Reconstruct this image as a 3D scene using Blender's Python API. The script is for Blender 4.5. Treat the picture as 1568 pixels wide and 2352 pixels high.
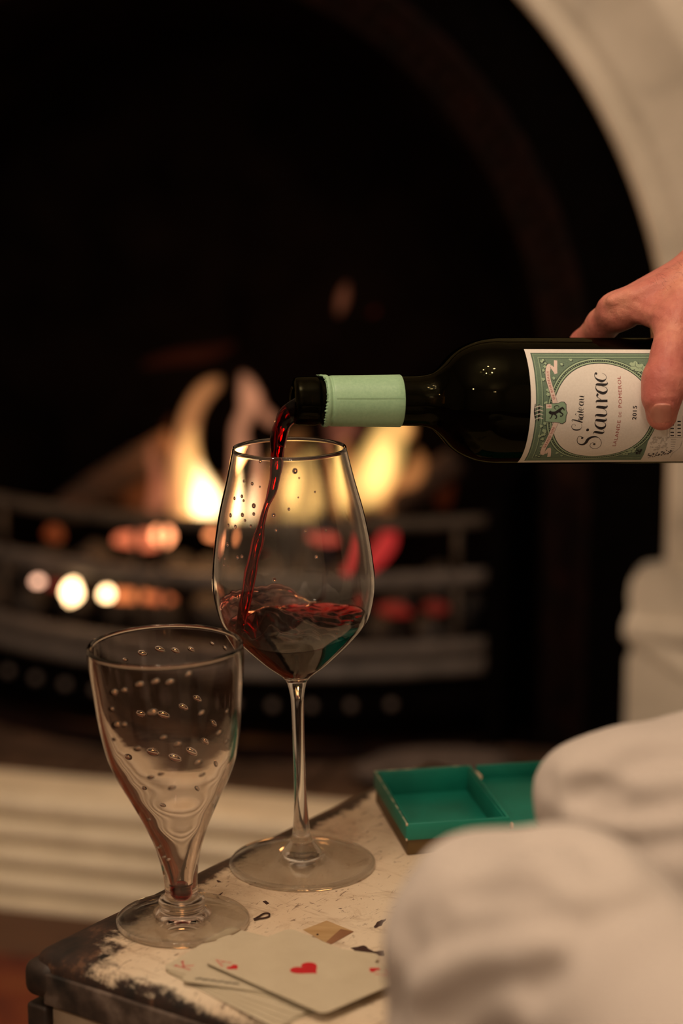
import bpy, bmesh, math, random
import numpy as np
from mathutils import Vector, Matrix, noise as mnoise
random.seed(7)
for o in list(bpy.data.objects): bpy.data.objects.remove(o)
SC = bpy.context.scene
COL = SC.collection

# ---------------------------------------------------------------- camera, light, exposure
F, H, TT, TH = 4900.0, .864, .40, math.radians(12.2)
cd = bpy.data.cameras.new('camera'); cam = bpy.data.objects.new('camera', cd); COL.objects.link(cam)
cam.location = (0, 0, H); cam.rotation_euler = (math.pi/2 - TH, 0, 0)
cd.sensor_fit = 'VERTICAL'; cd.sensor_height = 36; cd.lens = F/2352*36
cd.dof.use_dof = True; cd.dof.focus_distance = 1.19; cd.dof.aperture_fstop = 3.4
cd.clip_start = .02
SC.camera = cam
SC.view_settings.view_transform = 'Standard'; SC.view_settings.look = 'None'
SC.view_settings.exposure = 0.0; SC.view_settings.gamma = 1; SC.view_settings.use_curve_mapping = False
SC.cycles.max_bounces = 24; SC.cycles.transmission_bounces = 20; SC.cycles.glossy_bounces = 8
SC.cycles.diffuse_bounces = 4; SC.cycles.transparent_max_bounces = 16
SC.cycles.sample_clamp_indirect = 6; SC.cycles.blur_glossy = 0
W = bpy.data.worlds.new('world'); SC.world = W; W.use_nodes = True
W.node_tree.nodes['Background'].inputs[0].default_value = (1, .7, .45, 1)
W.node_tree.nodes['Background'].inputs[1].default_value = .03
WARM = (1.0, .775, .575)
def point_light(loc, power, radius, color=WARM):
    l = bpy.data.lights.new('lamp', 'POINT'); l.energy = power; l.shadow_soft_size = radius; l.color = color
    o = bpy.data.objects.new('lamp', l); COL.objects.link(o); o.location = loc; return o
# chandelier of five bulbs above the trunk, a wall light behind the camera
for k in range(5):
    a = k*2*math.pi/5 + .3
    point_light((-.10 + .21*math.cos(a), .62 + .21*math.sin(a), 2.02), 8.6, .028)
for dx in (-.07, .07):
    point_light((.15 + dx, -1.5, 1.95), 12.5, .03)
point_light((-1.1, -.4, 1.75), 21, .06)  # unseen lamp at left, turned up to brighten the kerb and marble
FIRE_LIGHT = 1.6

# ---------------------------------------------------------------- measuring helpers
CS, SN = math.cos(TH), math.sin(TH)
V3 = lambda *a: np.array(a, float)
def ray(px, py):
    a = (px - 784)/F; b = -(py - 1176)/F
    return V3(a, CS + b*SN, -SN + b*CS)
CAM = V3(0, 0, H)
def P(px, py, z=TT):
    d = ray(px, py); return CAM + (z - H)/d[2]*d
def Q(px, py, Y):
    d = ray(px, py); return CAM + Y/d[1]*d
def depth(p): return float((np.asarray(p) - CAM) @ V3(0, CS, -SN))
c15, s15 = math.cos(math.radians(15)), math.sin(math.radians(15))
FC = V3(-.128, 2.35, 0); FU = V3(c15, -s15, 0); FV = V3(-s15, -c15, 0)
def FPT(px, py, v):       # a point of the fireplace plane at distance v in front of its face -> (u, v, z)
    d = ray(px, py); t = (v - (CAM - FC) @ FV)/(d @ FV); p = CAM + t*d
    return V3((p - FC) @ FU, v, p[2])
def FW(u, v, z): return FC + u*FU + v*FV + V3(0, 0, z)

# ---------------------------------------------------------------- materials
def nodes(name):
    m = bpy.data.materials.new(name); m.use_nodes = True
    nt = m.node_tree; b = nt.nodes['Principled BSDF']
    return m, nt, b
def setv(b, **k):
    for n, v in k.items():
        n = n.replace('_', ' ')
        s = b.inputs[n]
        s.default_value = (*v, 1) if isinstance(v, tuple) and len(v) == 3 and s.type == 'RGBA' else v
def mat(name, color, rough=.6, metal=0, **k):
    m, nt, b = nodes(name); setv(b, Base_Color=color, Roughness=rough, Metallic=metal, **k); return m
def N(nt, t, **k):
    n = nt.nodes.new(t)
    for a, v in k.items():
        if a in n.inputs.keys() if isinstance(a, str) else False: n.inputs[a].default_value = v
        else: setattr(n, a, v)
    return n
def noise_tex(nt, scale, detail=6, rough=.6, coord='Object', stretch=None, dist=0):
    tc = nt.nodes.new('ShaderNodeTexCoord'); n = nt.nodes.new('ShaderNodeTexNoise')
    n.inputs['Scale'].default_value = scale; n.inputs['Detail'].default_value = detail
    n.inputs['Roughness'].default_value = rough; n.inputs['Distortion'].default_value = dist
    src = tc.outputs[coord]
    if stretch:
        mp = nt.nodes.new('ShaderNodeMapping'); mp.inputs['Scale'].default_value = stretch
        if len(stretch) == 3: pass
        nt.links.new(src, mp.inputs['Vector']); src = mp.outputs['Vector']
    nt.links.new(src, n.inputs['Vector']); return n.outputs['Fac']
def ramp(nt, fac, stops, interp='LINEAR'):
    r = nt.nodes.new('ShaderNodeValToRGB'); r.color_ramp.interpolation = interp
    el = r.color_ramp.elements
    el[0].position, el[0].color = stops[0][0], (*stops[0][1], 1)
    el[1].position, el[1].color = stops[-1][0], (*stops[-1][1], 1)
    for p, c in stops[1:-1]:
        e = el.new(p); e.color = (*c, 1)
    nt.links.new(fac, r.inputs[0]); return r.outputs[0]
def bump(nt, b, fac, strength=.3, distance=.001):
    n = nt.nodes.new('ShaderNodeBump'); n.inputs['Strength'].default_value = strength
    n.inputs['Distance'].default_value = distance
    nt.links.new(fac, n.inputs['Height']); nt.links.new(n.outputs[0], b.inputs['Normal'])
def mix(nt, fac, a, b_):
    m = nt.nodes.new('ShaderNodeMix'); m.data_type = 'RGBA'
    if hasattr(fac, 'links') or hasattr(fac, 'is_linked'): nt.links.new(fac, m.inputs[0])
    else: m.inputs[0].default_value = fac
    for s, i in ((a, 6), (b_, 7)):
        if isinstance(s, tuple): m.inputs[i].default_value = (*s, 1)
        else: nt.links.new(s, m.inputs[i])
    return m.outputs[2]
def mathn(nt, op, a, b_=None, c=None):
    m = nt.nodes.new('ShaderNodeMath'); m.operation = op
    for i, s in enumerate((a, b_, c)):
        if s is None: continue
        if isinstance(s, (int, float)): m.inputs[i].default_value = s
        else: nt.links.new(s, m.inputs[i])
    return m.outputs[0]
def noisy(name, stops, scale, rough=.7, bumps=.3, bd=.001, detail=6, stretch=None, metal=0, dist=0, **k):
    m, nt, b = nodes(name); setv(b, Roughness=rough, Metallic=metal, **k)
    f = noise_tex(nt, scale, detail, stretch=stretch, dist=dist)
    nt.links.new(ramp(nt, f, stops), b.inputs['Base Color'])
    if bumps: bump(nt, b, f, bumps, bd)
    return m

def glass_mat(name, color, ior=1.5, rough=0.0):
    m = bpy.data.materials.new(name); m.use_nodes = True; nt = m.node_tree
    nt.nodes.clear()
    o = nt.nodes.new('ShaderNodeOutputMaterial'); g = nt.nodes.new('ShaderNodeBsdfGlass')
    g.inputs['Color'].default_value = (*color, 1); g.inputs['IOR'].default_value = ior; g.inputs['Roughness'].default_value = rough
    nt.links.new(g.outputs[0], o.inputs['Surface']); return m
def liquid_mat(name, vcol, dens, ior=1.34):
    m = glass_mat(name, (1, 1, 1), ior); nt = m.node_tree
    o = [n for n in nt.nodes if n.type == 'OUTPUT_MATERIAL'][0]
    a = nt.nodes.new('ShaderNodeVolumeAbsorption'); a.inputs['Color'].default_value = (*vcol, 1); a.inputs['Density'].default_value = dens
    nt.links.new(a.outputs[0], o.inputs['Volume']); return m
def flame_mat(name, color, strength):
    m = bpy.data.materials.new(name); m.use_nodes = True; nt = m.node_tree; nt.nodes.clear()
    o = nt.nodes.new('ShaderNodeOutputMaterial'); e = nt.nodes.new('ShaderNodeEmission')
    e.inputs[0].default_value = (*color, 1); e.inputs[1].default_value = strength
    nt.links.new(e.outputs[0], o.inputs['Volume']); return m
def glow_mat(name, color, strength):
    m, nt, b = nodes(name); setv(b, Base_Color=(.02, .01, .01), Roughness=.9)
    b.inputs['Emission Color'].default_value = (*color, 1); b.inputs['Emission Strength'].default_value = strength
    return m

# ---------------------------------------------------------------- geometry helpers
def tag(o, label=None, cat=None, group=None, kind=None):
    if label: o['label'] = label
    if cat: o['category'] = cat
    if group: o['group'] = group
    if kind: o['kind'] = kind
    return o
def mesh(name, verts, faces, m=None, parent=None, smooth=True):
    me = bpy.data.meshes.new(name)
    me.from_pydata([tuple(map(float, v)) for v in verts], [], [tuple(int(i) for i in f) for f in faces])
    me.validate(); me.update()
    if smooth: me.polygons.foreach_set('use_smooth', [True]*len(me.polygons))
    o = bpy.data.objects.new(name, me); COL.objects.link(o)
    if m: me.materials.append(m)
    if parent: o.parent = parent
    return o
def empty(name, loc=(0, 0, 0), rot=(0, 0, 0)):
    o = bpy.data.objects.new(name, None); COL.objects.link(o); o.location = loc; o.rotation_euler = rot
    o.empty_display_size = .02
    return o
def keep(o, root):       # parent while leaving the child where it was built in the world
    M = Matrix.LocRotScale(root.location, root.rotation_euler, root.scale)
    o.parent = root; o.matrix_parent_inverse = M.inverted(); return o
def lathe_data(prof, seg=96, closed=False):
    v, f = [], []; n = len(prof)
    idx = []
    for r, z in prof:
        if r < 1e-7: idx.append([len(v)]*seg); v.append((0, 0, z))
        else:
            idx.append(list(range(len(v), len(v) + seg)))
            for k in range(seg):
                a = 2*math.pi*k/seg; v.append((r*math.cos(a), r*math.sin(a), z))
    rng = range(n) if closed else range(n - 1)
    for i in rng:
        A, B = idx[i], idx[(i + 1) % n]
        for k in range(seg):
            q = [A[k], A[(k + 1) % seg], B[(k + 1) % seg], B[k]]
            u = []
            for x in q:
                if x not in u: u.append(x)
            if len(u) > 2: f.append(u)
    return v, f
def crm(pts, n=8):       # Catmull-Rom through rows of any width
    p = np.array(pts, float); out = []
    for i in range(len(p) - 1):
        a = p[max(i - 1, 0)]; b = p[i]; c = p[i + 1]; d = p[min(i + 2, len(p) - 1)]
        for k in range(n):
            t = k/n
            out.append(.5*((2*b) + (c - a)*t + (2*a - 5*b + 4*c - d)*t*t + (3*b - a - 3*c + d)*t**3))
    out.append(p[-1]); return np.array(out)
def tube_data(pts, rad, seg=12, flat=1.0, twist=0.0, updir=(0, 1, 0)):
    pts = np.array(pts, float); n = len(pts); v, f = [], []
    up = np.array(updir, float)
    for i in range(n):
        t = pts[min(i + 1, n - 1)] - pts[max(i - 1, 0)]; t /= np.linalg.norm(t) + 1e-12
        s = np.cross(t, up); s /= np.linalg.norm(s) + 1e-12; w = np.cross(s, t)
        r = rad[i] if hasattr(rad, '__len__') else rad
        tw = twist*i
        for k in range(seg):
            a = 2*math.pi*k/seg
            x, y = math.cos(a), math.sin(a)*flat
            x, y = x*math.cos(tw) - y*math.sin(tw), x*math.sin(tw) + y*math.cos(tw)
            v.append(pts[i] + r*(x*s + y*w))
    for i in range(n - 1):
        for k in range(seg):
            f.append((i*seg + k, (i + 1)*seg + k, (i + 1)*seg + (k + 1) % seg, i*seg + (k + 1) % seg))
    f.append(tuple(range(seg))); f.append(tuple((n - 1)*seg + k for k in reversed(range(seg))))
    return v, f
def fixn(o):
    bm = bmesh.new(); bm.from_mesh(o.data); bmesh.ops.recalc_face_normals(bm, faces=bm.faces)
    if bm.calc_volume(signed=True) < 0: bmesh.ops.reverse_faces(bm, faces=bm.faces)
    bm.to_mesh(o.data); bm.free(); return o
def box(name, lo, hi, m, parent=None, bev=0, seg=3):
    bm = bmesh.new(); bmesh.ops.create_cube(bm, size=1)
    lo, hi = np.array(lo, float), np.array(hi, float)
    for v in bm.verts: v.co = Vector((lo + hi)/2 + np.array(v.co)*(hi - lo))
    if bev: bmesh.ops.bevel(bm, geom=bm.edges[:], offset=bev, segments=seg, profile=.5, affect='EDGES')
    me = bpy.data.meshes.new(name); bm.to_mesh(me); bm.free()
    if bev: me.polygons.foreach_set('use_smooth', [True]*len(me.polygons))
    o = bpy.data.objects.new(name, me); COL.objects.link(o); me.materials.append(m)
    if parent: o.parent = parent
    return o
def sphere_data(seg=12, rings=8):
    prof = [(math.sin(math.pi*i/rings), -math.cos(math.pi*i/rings)) for i in range(rings + 1)]
    prof[0] = (0, -1); prof[-1] = (0, 1)
    return lathe_data(prof, seg)

# signed-distance modelling: surface nets
def surface_nets(f, lo, h):
    nx, ny, nz = f.shape
    s = f < 0
    cs = [s[i:nx-1+i, j:ny-1+j, k:nz-1+k] for i in (0, 1) for j in (0, 1) for k in (0, 1)]
    cnt = sum(c.astype(np.int8) for c in cs); act = (cnt > 0) & (cnt < 8)
    ids = -np.ones(act.shape, np.int64); I = np.argwhere(act); ids[act] = np.arange(len(I))
    acc = np.zeros((len(I), 3)); num = np.zeros(len(I))
    for ax in range(3):
        o1, o2 = [a for a in range(3) if a != ax]
        for p in (0, 1):
            for q in (0, 1):
                off = np.zeros(3, int); off[o1] = p; off[o2] = q
                A = I + off; B = A.copy(); B[:, ax] += 1
                fa = f[A[:, 0], A[:, 1], A[:, 2]]; fb = f[B[:, 0], B[:, 1], B[:, 2]]
                c = (fa < 0) != (fb < 0)
                t = np.where(c, fa/np.where(c, fa - fb, 1), 0)
                pt = off.astype(float)[None].repeat(len(I), 0); pt[:, ax] = t
                acc[c] += pt[c]; num[c] += 1
    V = (I + acc/num[:, None])*h + lo
    faces = []
    for ax in range(3):
        o1, o2 = (ax + 1) % 3, (ax + 2) % 3
        sl = [slice(1, -1)]*3; sl[ax] = slice(0, f.shape[ax] - 1)
        A = s[tuple(sl)]; sl2 = list(sl); sl2[ax] = slice(1, f.shape[ax]); B = s[tuple(sl2)]
        E = np.argwhere(A != B)
        if not len(E): continue
        flip = A[tuple(E.T)]
        E = E + 1; E[:, ax] -= 1
        def g(d1, d2):
            X = E.copy(); X[:, o1] += d1; X[:, o2] += d2; return ids[X[:, 0], X[:, 1], X[:, 2]]
        quad = np.stack([g(-1, -1), g(0, -1), g(0, 0), g(-1, 0)], 1)
        quad[~flip] = quad[~flip][:, ::-1]
        faces.append(quad)
    Fq = np.concatenate(faces); Fq = Fq[(Fq >= 0).all(1)]
    return V, Fq
def smin(a, b, k):
    hh = np.clip(.5 + .5*(b - a)/k, 0, 1); return b*(1 - hh) + a*hh - k*hh*(1 - hh)
def capsule(X, a, b, ra, rb, sc=None):
    a, b = np.asarray(a), np.asarray(b); d = b - a
    t = np.clip(((X - a) @ d)/(d @ d), 0, 1)
    return np.linalg.norm(X - a - t[..., None]*d, axis=-1) - (ra + (rb - ra)*t)
def polydist(X, pts):
    d = None
    for a, b in zip(pts[:-1], pts[1:]):
        e = capsule(X, a, b, 0, 0); d = e if d is None else np.minimum(d, e)
    return d
def grid(lo, hi, h):
    ax = [np.arange(l, u, h) for l, u in zip(lo, hi)]
    return np.stack(np.meshgrid(*ax, indexing='ij'), -1).astype(np.float32)
def sdf_obj(name, fn, lo, hi, h, m, parent=None):
    X = grid(lo, hi, h); V, Fq = surface_nets(fn(X).astype(np.float64), np.array(lo, float), h)
    me = bpy.data.meshes.new(name); me.vertices.add(len(V)); me.vertices.foreach_set('co', V.ravel())
    me.loops.add(Fq.size); me.loops.foreach_set('vertex_index', Fq.ravel().astype(np.int32))
    me.polygons.add(len(Fq)); me.polygons.foreach_set('loop_start', np.arange(0, Fq.size, 4, dtype=np.int32))
    me.update(calc_edges=True); me.validate()
    me.polygons.foreach_set('use_smooth', [True]*len(me.polygons))
    o = bpy.data.objects.new(name, me); COL.objects.link(o); me.materials.append(m)
    if parent: o.parent = parent
    return o

# ---------------------------------------------------------------- material library
M_marble = noisy('marble', [(.2, (.30, .27, .24)), (.42, (.62, .56, .47)), (.7, (.74, .67, .57))], 9, .38, .05, .001, 8, dist=.6)
M_marble2 = noisy('hearth_marble', [(.25, (.68, .60, .46)), (.6, (.86, .77, .60))], 14, .4, .05)
M_iron = noisy('cast_iron', [(.3, (.0012, .0010, .0010)), (.7, (.0030, .0022, .0022))], 60, .8, .3, .001, **{'Specular_IOR_Level': .01})
M_relief = noisy('firelit_iron', [(.35, (.002, .001, .001)), (.6, (.009, .0025, .002)), (.75, (.026, .007, .004))], 34, .8, .6, .003, **{'Specular_IOR_Level': .1})  # red glow of the fire on the iron is put into its colour
M_bar = noisy('worn_steel', [(.3, (.055, .047, .044)), (.7, (.125, .105, .098))], 30, .55, .2, .001, **{'Specular_IOR_Level': .3})
M_bar2 = noisy('sooty_steel', [(.3, (.035, .027, .023)), (.7, (.08, .062, .05))], 30, .6, .2, .001, **{'Specular_IOR_Level': .2})
M_soot = noisy('soot', [(.3, (.0015, .001, .001)), (.7, (.0045, .003, .0028))], 12, .95, .4, .004, **{'Specular_IOR_Level': .0})
M_tile = noisy('hearth_tile', [(.3, (.03, .018, .012)), (.7, (.10, .055, .035))], 22, .6, .2)
M_wall = mat('wall_plaster', (.48, .42, .35), .9)
M_ceil = mat('ceiling_paint', (.75, .70, .62), .9)
M_floor = noisy('floorboards', [(.3, (.05, .02, .012)), (.7, (.14, .06, .03))], 8, .5, .2, .001, 5, stretch=(1, 12, 1))
M_rug = noisy('rug_wool', [(.3, (.05, .004, .002)), (.5, (.16, .03, .006)), (.7, (.20, .065, .015))], 16, .95, .6, .003)
M_paper = noisy('label_paper', [(.3, (.70, .66, .60)), (.7, (.76, .72, .66))], 900, .55, .08, .0001)
M_green = noisy('label_green', [(.3, (.10, .17, .12)), (.7, (.15, .235, .16))], 1500, .55, 0)
M_lgreen = mat('label_light_green', (.34, .47, .31), .55)
M_dgreen = mat('label_dark_green', (.02, .04, .03), .55)
M_ink = mat('label_ink', (.012, .010, .012), .5)
M_red = mat('label_red', (.33, .05, .045), .5)
M_pink = mat('ribbon_pink', (.72, .58, .52), .55)
M_grey = mat('engraving_grey', (.36, .33, .30), .55)
M_glass = glass_mat('clear_glass', (.985, .985, .98), 1.5)
M_glass2 = glass_mat('handblown_glass', (.965, .935, .915), 1.5)
def thin_foot(name, col, share):
    m = glass_mat(name, col, 1.5); nt = m.node_tree; o = [n for n in nt.nodes if n.type == 'OUTPUT_MATERIAL'][0]; g = [n for n in nt.nodes if n.type == 'BSDF_GLASS'][0]
    t = nt.nodes.new('ShaderNodeBsdfTransparent'); t.inputs[0].default_value = (*col, 1); mx = nt.nodes.new('ShaderNodeMixShader'); mx.inputs[0].default_value = 1 - share
    nt.links.new(t.outputs[0], mx.inputs[1]); nt.links.new(g.outputs[0], mx.inputs[2]); nt.links.new(mx.outputs[0], o.inputs['Surface']); return m
M_foot = thin_foot('thin_glass_foot', (.98, .98, .97), .5)
M_bglass = glass_mat('bottle_glass', (.17, .16, .09), 1.5)
M_wine = liquid_mat('red_wine', (.88, .06, .10), 750, 1.2)
M_wine2 = liquid_mat('poured_wine', (.86, .03, .07), 1050)
M_winebot = mat('dark_wine', (.008, .001, .002), .03, 0, **{'Specular_IOR_Level': .2})
M_gold = mat('tray_brown', (.10, .055, .012), .6)

# ================================================================= SETTING
def fbox(name, u0, u1, v0, v1, z0, z1, m, parent=None, bev=0):
    o = box(name, (u0, -v1, z0), (u1, -v0, z1), m, None, bev)
    o.matrix_world = Matrix.Translation(Vector(FC)) @ Matrix.Rotation(-math.radians(15), 4, 'Z')
    if parent: o.parent = parent; o.matrix_parent_inverse = Matrix()
    return o
# the room, square with the fireplace wall (u to the right, v out of the wall)
tag(fbox('floor', -2.4, 2.4, -.6, 4.6, -.05, 0, M_floor), kind='structure')
tag(fbox('ceiling', -2.4, 2.4, -.6, 4.6, 2.55, 2.6, M_ceil), kind='structure')
tag(fbox('wall_left', -2.45, -2.4, -.6, 4.6, 0, 2.55, M_wall), kind='structure')
tag(fbox('wall_right', 2.4, 2.45, -.6, 4.6, 0, 2.55, M_wall), kind='structure')
tag(fbox('wall_front', -2.4, 2.4, 4.6, 4.65, 0, 2.55, M_wall), kind='structure')
UC, RA, ZS = -.12, .61, .495     # arched opening: centre, radius, spring line
ZC = .315                        # top of the plinth blocks
# wall around the chimney opening
wb = empty('wall_back'); tag(wb, kind='structure')
for (u0, u1, z0, z1) in ((-2.4, UC - 1.0, 0, 2.55), (UC + 1.0, 2.4, 0, 2.55), (UC - 1.0, UC + 1.0, 1.42, 2.55)):
    fbox('plaster_panel', u0, u1, -.12, -.02, z0, z1, M_wall, wb)

def sweep_arch(name, prof, m, parent, zbot, nseg=72):
    """prof rows are (outward offset from the opening's edge, v); swept up one jamb, round the arch, down the other"""
    path = [(1, 0, zbot), (1, 0, (zbot + ZS)/2)] + [None]*0
    st = [('R', zbot), ('R', (zbot + ZS)/2)] + [('A', k*math.pi/nseg) for k in range(nseg + 1)] + [('L', (zbot + ZS)/2), ('L', zbot)]
    v, f = [], []; n = len(prof)
    for kind, t in st:
        for off, vv in prof:
            R = RA + off
            if kind == 'R': u, z = UC + R, t
            elif kind == 'L': u, z = UC - R, t
            else: u, z = UC + R*math.cos(t), ZS + R*math.sin(t)
            v.append(FW(u, vv, z))
    for i in range(len(st) - 1):
        for j in range(n - 1):
            f.append((i*n + j, i*n + j + 1, (i + 1)*n + j + 1, (i + 1)*n + j))
    o = mesh(name, v, f, m, parent, True); fixn(o)
    return o

mp = empty('fireplace_surround', FW(UC, 0, 0))
tag(mp, 'pale veined marble fireplace surround arching round the black grate', 'fireplace surround')
keep(sweep_arch('arch_moulding', [(0, -.10), (0, -.008), (.001, .001), (.006, .006), (.013, .006), (.018, .001), (.021, -.003), (.027, -.004), (.032, .000), (.040, .0015)], M_marble, None, ZC), mp)
keep(sweep_arch('arch_face', [(.040, .0015), (.095, .0015), (.100, .005), (.118, .006), (.124, .001), (.150, .001), (.170, -.002)], M_marble, None, ZC), mp)
keep(sweep_arch('outer_moulding', [(.170, -.002), (.176, -.010), (.184, -.010), (.190, .004), (.205, .014), (.225, .014), (.235, .0), (.34, .0)], M_marble, None, ZC), mp)
# spandrels, mantel shelf and plinth blocks
def spandrel(sgn):
    v, f = [], []; n = 40
    R = RA + .33
    for i in range(n + 1):
        t = i/n*math.pi/2
        a = (UC + sgn*R*math.cos(t), ZS + R*math.sin(t))
        s = max(abs(math.cos(t)), abs(math.sin(t)))
        b = (UC + sgn*min(1.0, 1.0*math.cos(t)/s), min(1.45, ZS + .955*math.sin(t)/s))
        v += [FW(a[0], -.001, a[1]), FW(b[0], -.001, b[1])]
    for i in range(n): f.append((2*i, 2*i + 1, 2*i + 3, 2*i + 2))
    return fixn(mesh('spandrel', v, f, M_marble))
for s in (1, -1):
    keep(spandrel(s), mp)
    x0, x1 = sorted((UC + s*(RA + .33), UC + s*1.0))
    keep(fbox('pilaster', x0, x1, -.04, -.001, 0, ZS, M_marble), mp)
    # stepped plinth with a rounded cap
    pr = [(-.036, 0), (-.036, ZC - .095), (-.030, ZC - .088), (-.034, ZC - .078), (-.040, ZC - .068), (-.040, ZC - .055), (-.034, ZC - .040), (-.036, ZC - .025), (-.034, ZC - .008), (-.026, ZC + .000), (.0, ZC + .006), (.345, ZC + .006)]
    v, f = [], []; n = len(pr)
    for k, (vv) in enumerate((-.11, .006)):
        for off, z in pr:
            v.append(FW(UC + s*(RA + off), vv + (0 if k == 0 else (.006 if ZC - .078 < z < ZC - .04 else 0)), z))
    v += [FW(UC + s*(RA + .345), -.11, 0), FW(UC + s*(RA + .345), .006, 0)]
    for j in range(n - 1): f.append((j, j + 1, n + j + 1, n + j))
    for j in range(n - 1): f.append((n + j, n + j + 1, 2*n + 1) if j < n - 2 else (n + j, n + j + 1, 2*n + 1))
    f.append((n - 1, 2*n - 1, 2*n + 1, 2*n))
    keep(fixn(mesh('plinth_block', v, f, M_marble, None, False)), mp)
    keep(fbox('plinth_band', *sorted((UC + s*(RA - .037), UC + s*(RA + .34))), .004, .014, ZC - .074, ZC - .050, M_marble, None, .004), mp)
keep(fbox('mantel_shelf', UC - 1.1, UC + 1.1, -.02, .16, 1.42, 1.47, M_marble, None, .006), mp)

# black cast iron insert
ins = empty('fireplace_insert', FW(UC, -.1, 0))
tag(ins, 'black cast iron arched fireplace insert behind the marble surround', 'fireplace insert')
keep(sweep_arch('face_plate', [(.03, -.045), (-.085, -.05), (-.09, -.056)], M_iron, None, .0), ins)
keep(sweep_arch('relief_band', [(-.088, -.056), (-.092, -.050), (-.100, -.056), (-.118, -.068), (-.136, -.082), (-.142, -.080), (-.148, -.09)], M_relief, None, .0), ins)
keep(sweep_arch('firebox_lining', [(-.146, -.09), (-.17, -.13), (-.22, -.40)], M_soot, None, .0), ins)
keep(fbox('fire_back', UC - .62, UC + .62, -.42, -.40, 0, 1.2, M_soot), ins)
# beading cast on the relief band
bv, bf = sphere_data(8, 5); bme = None
nb = 64
for i in range(nb):
    t = math.pi*(i + .5)/nb
    if not bme:
        b0 = mesh('cast_boss', [(x*.0085, y*.0085, z*.0085) for x, y, z in bv], bf, M_relief); bme = b0.data
    else:
        b0 = bpy.data.objects.new('cast_boss', bme); COL.objects.link(b0)
    R = RA - .118
    b0.location = FW(UC + R*math.cos(t), -.064, ZS + R*math.sin(t)); keep(b0, ins)

# raised hearth: dark tiles and a reeded marble kerb
he = empty('hearth', FW(0, .1, 0)); tag(he, 'raised hearth with dark tiles and reeded marble kerb', 'hearth')
keep(fbox('hearth_base', -1.05, .85, -.42, .24, 0, .092, M_soot), he)
for i in range(14):
    for j in range(2):
        keep(fbox('tile', -1.02 + i*.13, -1.02 + i*.13 + .126, -.02 + j*.13, -.02 + j*.13 + .126, .092, .1005 + random.uniform(-.0006, .0006), M_tile, None, .0015), he)
pr = [(.235, .0), (.235, .112), (.245, .117), (.300, .118)]
for k in range(4):
    zc = .105 - k*.0265
    for q in range(7):
        a = math.pi/2 - q*math.pi/6
        pr.append((.312 + .004*k + .0095*math.cos(a), zc + .0115*math.sin(a)))
    pr.append((.312 + .004*k - .002, zc - .0132))
pr += [(.334, .006), (.334, 0)]
v, f = [], []
for uu in (-1.15, .95):
    for vv, z in pr: v.append(FW(uu, vv, z))
n = len(pr)
for j in range(n - 1): f.append((j, j + 1, n + j + 1, n + j))
f += [tuple(range(n)), tuple(n + j for j in reversed(range(n)))]
kb = keep(fixn(mesh('marble_kerb', v, f, M_marble2, None, False)), he)
# rug on the floor in front
rg = tag(fbox('rug', -1.3, .5, .46, .88, 0, .012, M_rug, None, .004), 'orange and dark red patterned rug on the floor beside the trunk', 'rug')

# ================================================================= GRATE AND FIRE
GC, GW = -.02, .315
def bow(u): return -.02 + .095*(1 - ((u - GC)/GW)**2)
gr = empty('fire_grate', FW(GC, 0, .10)); tag(gr, 'bowed iron fire grate with three steel bars holding the fire', 'fire grate')
def bent_bar(name, zlo, zhi, m, th=.012, extra=0, groove=False):
    v, f = [], []; n = 40
    prof = [(0, zlo), (0, zhi), (th*.4, zhi + .001), (th, zhi - .002), (th + .001, (zlo + zhi)/2), (th, zlo + .002)]
    if groove: prof = [(0, zlo), (0, zhi), (th*.5, zhi + .003), (th, zhi), (th, zhi - .012), (th*.45, zhi - .016), (th*.45, zlo + .018), (th, zlo + .014), (th*1.1, zlo + .004)]
    k = len(prof)
    for i in range(n + 1):
        u = GC - GW + 2*GW*i/n
        for a, z in prof: v.append(FW(u, bow(u) + a + extra, z))
    for i in range(n):
        for j in range(k):
            f.append((i*k + j, i*k + (j + 1) % k, (i + 1)*k + (j + 1) % k, (i + 1)*k + j))
    f += [tuple(range(k)), tuple(n*k + j for j in range(k))]
    o = fixn(mesh(name, v, f, m)); return keep(o, gr)
bent_bar('top_rail', .352, .366, M_bar2)
bent_bar('middle_bar', .287, .305, M_bar)
bent_bar('front_fret', .186, .226, M_bar, .016, .004, True)
bent_bar('ash_fender', .128, .180, M_iron, .008, -.004)
bent_bar('lower_ledge', .100, .112, M_relief, .03, .01)
for u in (-.30, -.245, -.06, -.03, .13, .285):
    for (z0, z1) in ((.226, .287), (.305, .352)):
        keep(mesh('upright', *tube_data([FW(u + GC, bow(u + GC) + .006, z0 - .002), FW(u + GC, bow(u + GC) + .006, z1 + .002)], .004, 8), M_bar2), gr)
bv, bf = sphere_data(14, 8); sm = None
M_stud = mat('stud_steel', (.13, .10, .09), .5)
for i in range(13):
    u = -.285 + i*.042 + GC
    if not sm: s0 = mesh('stud', [(x*.0055, y*.0055, z*.0055) for x, y, z in bv], bf, M_stud); sm = s0.data
    else: s0 = bpy.data.objects.new('stud', sm); COL.objects.link(s0)
    s0.location = FW(u, bow(u) + .006, .156); keep(s0, gr)
keep(fbox('grate_floor', GC - GW, GC + GW, -.34, -.03, .19, .20, M_iron), gr)
for s in (-1, 1):
    u0, u1 = sorted((GC + s*GW, GC + s*(GW + .02)))
    keep(fbox('side_cheek', u0, u1, -.34, -.01, .10, .40, M_iron), gr)
keep(fbox('ash_shelf', GC - GW, GC + GW, -.1, .02, .100, .104, M_relief), gr)

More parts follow.
